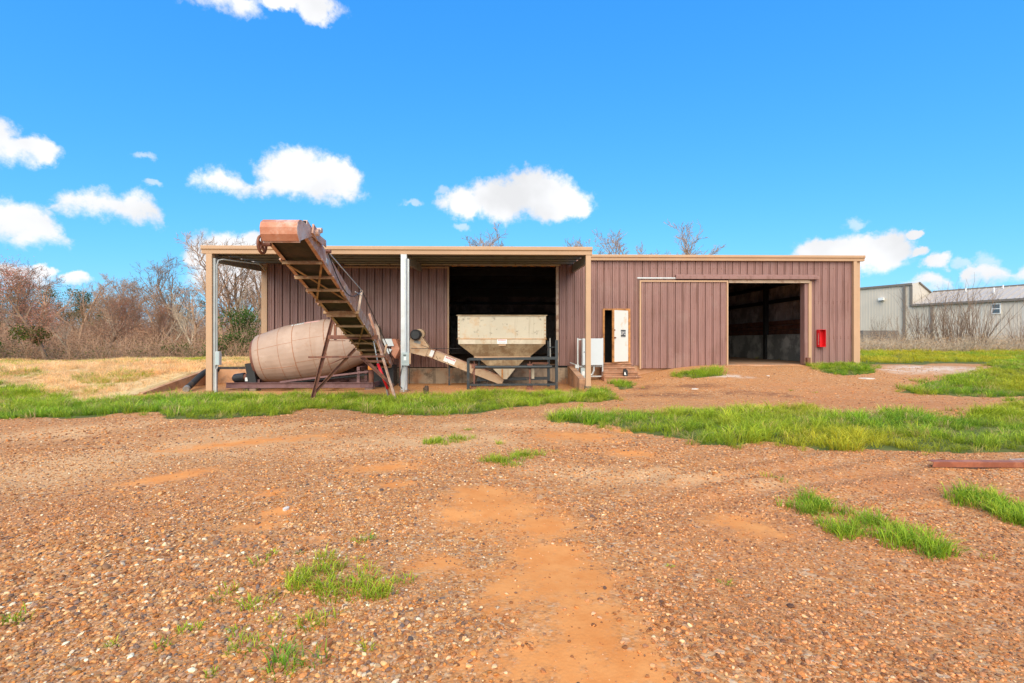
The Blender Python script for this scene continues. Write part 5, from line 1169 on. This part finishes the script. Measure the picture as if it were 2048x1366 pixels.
# loose stones lie where there is no dirt patch and no grass
gx = {k: v for k, v in list(GRASS.items())+list(SMALLG.items())}
gm = bpy.data.objects['ground'].data
gco = np.empty(len(gm.vertices)*3, np.float32); gm.vertices.foreach_get('co', gco); gco = gco.reshape(-1, 3)
gd = np.empty(len(gm.vertices), np.float32); gm.attributes['dirt'].data.foreach_get('value', gd)
_xs = np.unique(gco[:,0]); _ys = np.unique(gco[:,1]); _D = gd.reshape(len(_ys), len(_xs))
def dirt_at(x, y):
    i = np.clip(np.searchsorted(_xs, x), 0, len(_xs)-1); j = np.clip(np.searchsorted(_ys, y), 0, len(_ys)-1); return _D[j, i]
def grassmask(x, y):
    r = np.zeros(x.shape, bool)
    for pg in gx.values(): r |= inpoly(x, y, pg)
    return r
def gravel():
    P_, S_ = [], []
    for (y0, y1, dens, smin, smax) in ((1.0, 3.2, 4300, .0042, .0175), (3.2, 5.0, 2500, .0055, .016), (5.0, 7.5, 1000, .007, .017), (7.5, 11, 230, .010, .022), (11, 19, 40, .012, .026)):
        hw = 1.28*y1+.6; n = int(dens*(y1-y0)*2*hw)
        x = rng.uniform(-hw, hw, n); y = rng.uniform(y0, y1, n); keep = np.abs(x) < 1.28*y+.6
        if y1 > 10: keep &= (x > XWR) | (y < 15.2)
        keep &= (x > XWL-3) | (y < 14.5); keep &= y < 19.4
        keep &= ~grassmask(x, y)
        dd = dirt_at(x, y)+.25*nz(x, y, 3.1, 9); keep &= rng.random(n) > np.clip((dd-.08)*1.5, 0, .93)
        # coarser stones gather at the left front and in loose drifts
        co = .5+.5*nz(x, y, .9, 4); keep &= rng.random(n) < .45+.55*np.clip(co+.25*(x < 0), 0, 1)
        x, y, co = x[keep], y[keep], co[keep]
        s = smin+(smax-smin)*rng.random(len(x))**3.4*(.45+.9*np.clip(co, 0, 1)); s *= np.where(rng.random(len(x)) < .012, 1.7, 1)
        P_.append(np.stack([x, y, H(x, y)+s*.22], 1)); S_.append(s)
    p_ = np.concatenate(P_); s = np.concatenate(S_); n = len(s)
    scl = np.stack([s*rng.uniform(.85,1.35,n), s*rng.uniform(.7,1.1,n), s*rng.uniform(.42,.7,n)], 1)
    rot = np.stack([rng.normal(0,.25,n), rng.normal(0,.25,n), rng.uniform(0,6.28,n)], 1)
    t = PAL[rng.choice(len(PAL), n, p=PW)]*rng.uniform(.55,1.28,(n,1)); t = np.clip(t, 0, .8)
    redf = np.clip(.5+.5*nz(p_[:,0], p_[:,1], .5, 2)+.3*np.sign(p_[:,0]), 0, 1)[:,None]*.6; t = t*(1-redf)+np.array([.46,.165,.055])*redf*(t.mean(1, keepdims=True)/.25)
    scatter('gravel', p_, rot, scl, rng.integers(0, 6, n), np.concatenate([np.clip(t,0,.85), np.ones((n,1))], 1), PEB)
    return n
NG = gravel()
def blades(seed, n, h, rad, wid, lean=.5, nseg=3, lo=.55):
    r = random.Random(seed); mb = MB(); cols = []
    for k in range(n):
        t = r.uniform(0, 6.283); d = rad*math.sqrt(r.random()); b = Vector((d*math.cos(t), d*math.sin(t), -.01)); t2 = t+r.gauss(0, .9); out = Vector((math.cos(t2), math.sin(t2), 0))
        hh = h*r.uniform(.45, 1.1); ln = lean*r.uniform(.2, 1.3); w = wid*r.uniform(.7, 1.25); sd = Vector((-out.y, out.x, 0)); sd.rotate(Matrix.Rotation(r.uniform(-.9,.9), 3, 'Z'))
        vs = []; c = r.uniform(.72, 1.2); yel = r.random() < .14; fs = []
        for i in range(nseg):
            f = i/nseg; p = b+Vector((0,0,hh*(f-.18*ln*f*f*f)))+out*(hh*ln*f*f*.9); ww = w*(1-.55*f); vs += [p-sd*ww/2, p+sd*ww/2]; fs.append(f)
        p = b+Vector((0,0,hh*(1-.30*ln)))+out*(hh*ln*.95); vs.append(p)
        F = [(2*i, 2*i+1, 2*i+3, 2*i+2) for i in range(nseg-1)]+[(2*nseg-2, 2*nseg-1, 2*nseg)]
        mb.add(vs, F)
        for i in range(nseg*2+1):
            f = min(1, (i//2)/nseg); g_ = c*(lo+(1.15-lo)*f); col_ = (g_*(1.35 if yel else 1.0+.18*f), g_, g_*(.8 if yel else .95)); cols.append((*col_, 1))  # root darkened from lo upwards: self-shadow put into the blade colour
    return mb, cols
def blade_mesh(nm, mb, cols, m_):
    me = bpy.data.meshes.new(nm); me.from_pydata(mb.v, [], mb.f); a = me.attributes.new('bl', 'FLOAT_COLOR', 'POINT'); a.data.foreach_set('color', np.array(cols, np.float32).ravel()); me.materials.append(m_); return me
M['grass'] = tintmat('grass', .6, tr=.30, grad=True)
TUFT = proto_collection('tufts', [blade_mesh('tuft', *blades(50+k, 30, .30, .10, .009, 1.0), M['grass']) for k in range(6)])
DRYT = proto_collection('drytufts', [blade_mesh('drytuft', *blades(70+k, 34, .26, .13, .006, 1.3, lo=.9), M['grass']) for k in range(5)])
GREEN = np.array([(.24,.47,.025),(.32,.53,.03),(.17,.37,.025),(.42,.58,.05)]); STRAW = np.array([(.86,.64,.33),(.80,.56,.27),(.88,.70,.42)])
def grass(name, polys, dens, hs, coll, pal, edge=.35, yellow=0.0, extra=None):
    Ps, Ss, Ts = [], [], []
    for pg in polys:
        lo, hi = pg.min(0), pg.max(0); n = int(dens*np.prod(hi-lo)); x = rng.uniform(lo[0], hi[0], n); y = rng.uniform(lo[1], hi[1], n)
        k = inpoly(x+.22*nz(x, y, 3, 3)+rng.normal(0, edge*.45, n), y+.22*nz(x, y, 3.3, 6)+rng.normal(0, edge*.45, n), pg)
        k &= rng.random(n) < np.clip(1.25+.9*nz(x, y, 2.2, 29), .12, 1)
        if extra is not None: k &= extra(x, y)
        x, y = x[k], y[k]; n = len(x)
        pat = .5+.35*nz(x, y, 1.3, 13)+.35*nz(x, y, 4.2, 19)
        s = hs*(.35+.85*np.clip(pat, 0, 1.1))*rng.uniform(.7, 1.25, n)
        Ps.append(np.stack([x, y, H(x, y)-.01], 1)); Ss.append(s)
        t = pal[rng.integers(0, len(pal), n)]*rng.uniform(.7, 1.2, (n, 1))*(.78+.4*np.clip(pat, 0, 1))[:,None]; t[rng.random(n) < .09] = (.62,.50,.24); pt2 = np.clip(.5+.7*nz(x, y, .55, 17), 0, 1)[:,None]
        t = t*(1-yellow*pt2)+np.array([.58,.56,.035])*yellow*pt2; Ts.append(t)
    p_ = np.concatenate(Ps); s = np.concatenate(Ss); t = np.concatenate(Ts); n = len(s)
    scatter(name, p_, np.stack([rng.normal(0,.12,n), rng.normal(0,.12,n), rng.uniform(0,6.28,n)], 1), np.stack([s*1.15, s*1.15, s], 1), rng.integers(0, 5, n), np.concatenate([t, np.ones((n,1))], 1), coll); return n
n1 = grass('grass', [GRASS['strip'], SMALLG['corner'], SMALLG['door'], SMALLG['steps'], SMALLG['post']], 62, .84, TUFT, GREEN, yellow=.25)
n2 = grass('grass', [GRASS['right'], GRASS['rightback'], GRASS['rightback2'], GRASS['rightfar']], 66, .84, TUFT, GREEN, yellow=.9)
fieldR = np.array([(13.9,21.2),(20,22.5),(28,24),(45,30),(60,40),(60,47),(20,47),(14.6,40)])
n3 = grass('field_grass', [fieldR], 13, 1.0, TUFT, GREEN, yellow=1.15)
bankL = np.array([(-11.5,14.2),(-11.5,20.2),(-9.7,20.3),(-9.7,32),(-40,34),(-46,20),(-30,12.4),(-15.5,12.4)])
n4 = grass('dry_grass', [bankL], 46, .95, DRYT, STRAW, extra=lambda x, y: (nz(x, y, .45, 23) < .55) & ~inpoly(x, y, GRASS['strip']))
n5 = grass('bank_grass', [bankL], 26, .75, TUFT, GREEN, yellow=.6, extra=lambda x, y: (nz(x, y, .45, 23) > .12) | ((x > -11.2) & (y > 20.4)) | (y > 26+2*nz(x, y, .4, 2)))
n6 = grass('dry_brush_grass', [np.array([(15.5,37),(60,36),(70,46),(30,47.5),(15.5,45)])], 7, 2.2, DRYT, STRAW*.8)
print('instances', NG, n1, n2, n3, n4, n5, n6)
# separate tufts that can be counted in the open gravel
def tuft(px, py, w, h, n, label, group=None, cat='grass tuft', yel=.0, nm='grass_tuft', shape=None):
    c = G(px, py); r = random.Random(int(px*7+py)); mb = MB(); cols = []
    k_ = max(1, int(n/26))
    for i in range(k_):
        if shape is not None:
            q = shape[i % len(shape)]; q2 = shape[(i+1) % len(shape)]; f = r.random(); o_ = (q[0]*(1-f)+q2[0]*f-c[0]+r.gauss(0,.05), q[1]*(1-f)+q2[1]*f-c[1]+r.gauss(0,.07))
        else: t = r.uniform(0, 6.28); d = w*.5*math.sqrt(r.random()); o_ = (d*math.cos(t), d*math.sin(t)*.8)
        b, cc = blades(r.randint(0, 99999), 26, h*r.uniform(.6, 1.1), min(.07, w*.4), .0065, 1.0)
        zz = Hs(c[0]+o_[0], c[1]+o_[1])-Hs(*c)
        base = len(mb.v); mb.v += [(v[0]+o_[0], v[1]+o_[1], v[2]+zz) for v in b.v]; mb.f += [tuple(base+j for j in f_) for f_ in b.f]
        g_ = GREEN[r.randint(0, 3)]*(1-yel)+np.array([.58,.56,.035])*yel; cols += [(q_[0]*g_[0], q_[1]*g_[1], q_[2]*g_[2], 1) for q_ in cc]
    me = blade_mesh(nm, mb, cols, M['tuft']); o = bpy.data.objects.new(nm, me); COL.objects.link(o); o.location = (c[0], c[1], Hs(*c)); tag(o, label, cat, group); return o
def tuftmat():
    m = tintmat('tuft', .6, tr=.30, grad=True); nt = m.node_tree
    for n in nt.nodes:
        if n.type == 'MIX': n.inputs[6].default_value = (1,1,1,1); [nt.links.remove(l) for l in list(n.inputs[6].links)]
    return m
M['tuft'] = tuftmat()
gp = 'small grass tufts scattered over the gravel'
for (px, py, w, h, n, y_) in ((728,1078,.16,.09,60,.1),(502,1128,.15,.08,50,.1),(555,1108,.10,.05,26,.2),(452,1188,.16,.07,60,.4),(515,1215,.18,.09,90,.2),(640,1243,.20,.09,90,.3),(518,1285,.22,.08,110,.2),(578,1330,.24,.11,150,.0),(312,1302,.09,.06,40,.3),(222,1288,.08,.05,26,.3),(12,1248,.16,.09,60,.3),(408,1252,.10,.05,30,.3),(374,1263,.07,.05,26,.3),(470,1268,.07,.05,26,.3),(740,1305,.08,.07,26,.4),(418,1357,.06,.05,26,.3),(660,1108,.07,.04,26,.1),(712,1125,.12,.05,30,.4),(1440,1164,.09,.06,40,.3),(1345,1131,.06,.04,26,.2),(1553,955,.20,.09,60,.3),(1112,902,.12,.05,30,.2),(945,860,.22,.09,70,.2),(1005,888,.22,.09,70,.2),(1990,1121,.14,.05,40,.5),(1163,812,.3,.16,70,.1),(1282,777,.2,.1,40,.3),(1388,823,.2,.15,50,.2),(1580,781,.25,.1,50,.3),(1625,785,.2,.1,40,.3),(600,1105,.06,.04,26,.1),(560,1240,.10,.05,30,.5)):
    tuft(px, py, w, h, n, 'small green grass tuft growing alone in the open gravel', gp, yel=y_)
def patch(pts, n, h, label, yel=.1): q = [G(*p) for p in pts]; c = np.mean(np.array(pts), 0); tuft(c[0], c[1], .5, h, n, label, None, 'grass patch', yel, 'grass_patch', q)
patch([(600,1165),(640,1135),(690,1160),(740,1170),(770,1185),(720,1195),(660,1190),(620,1185)], 1100, .11, 'widest low green grass patch in the pebbles among small tufts', .3)
patch([(1592,1010),(1620,1003),(1650,1020),(1678,1030),(1620,1026)], 700, .18, 'thick short clump of bright grass at the upper end of a long grass row', .1)
patch([(1722,1050),(1750,1045),(1790,1058),(1830,1082),(1890,1106),(1850,1106),(1790,1088),(1740,1070),(1660,1056),(1700,1078)], 1700, .17, 'long ragged patch of bright green grass slanting across the red gravel', .1)
patch([(1905,1000),(1960,995),(2010,1015),(2048,1040),(2080,1055),(2030,1045),(1970,1020)], 2000, .19, 'grass patch with long bright blades on the gravel below the rusty bar', .1)
patch([(965,925),(1000,922),(1040,910),(1075,908),(1030,930)], 900, .13, 'flat sparse grass patch between orange dirt and gravel', .2)
patch([(845,887),(870,884),(900,880),(935,877),(890,888)], 800, .13, 'thin low grass patch on the pale gravel before the long grass strip', .2)
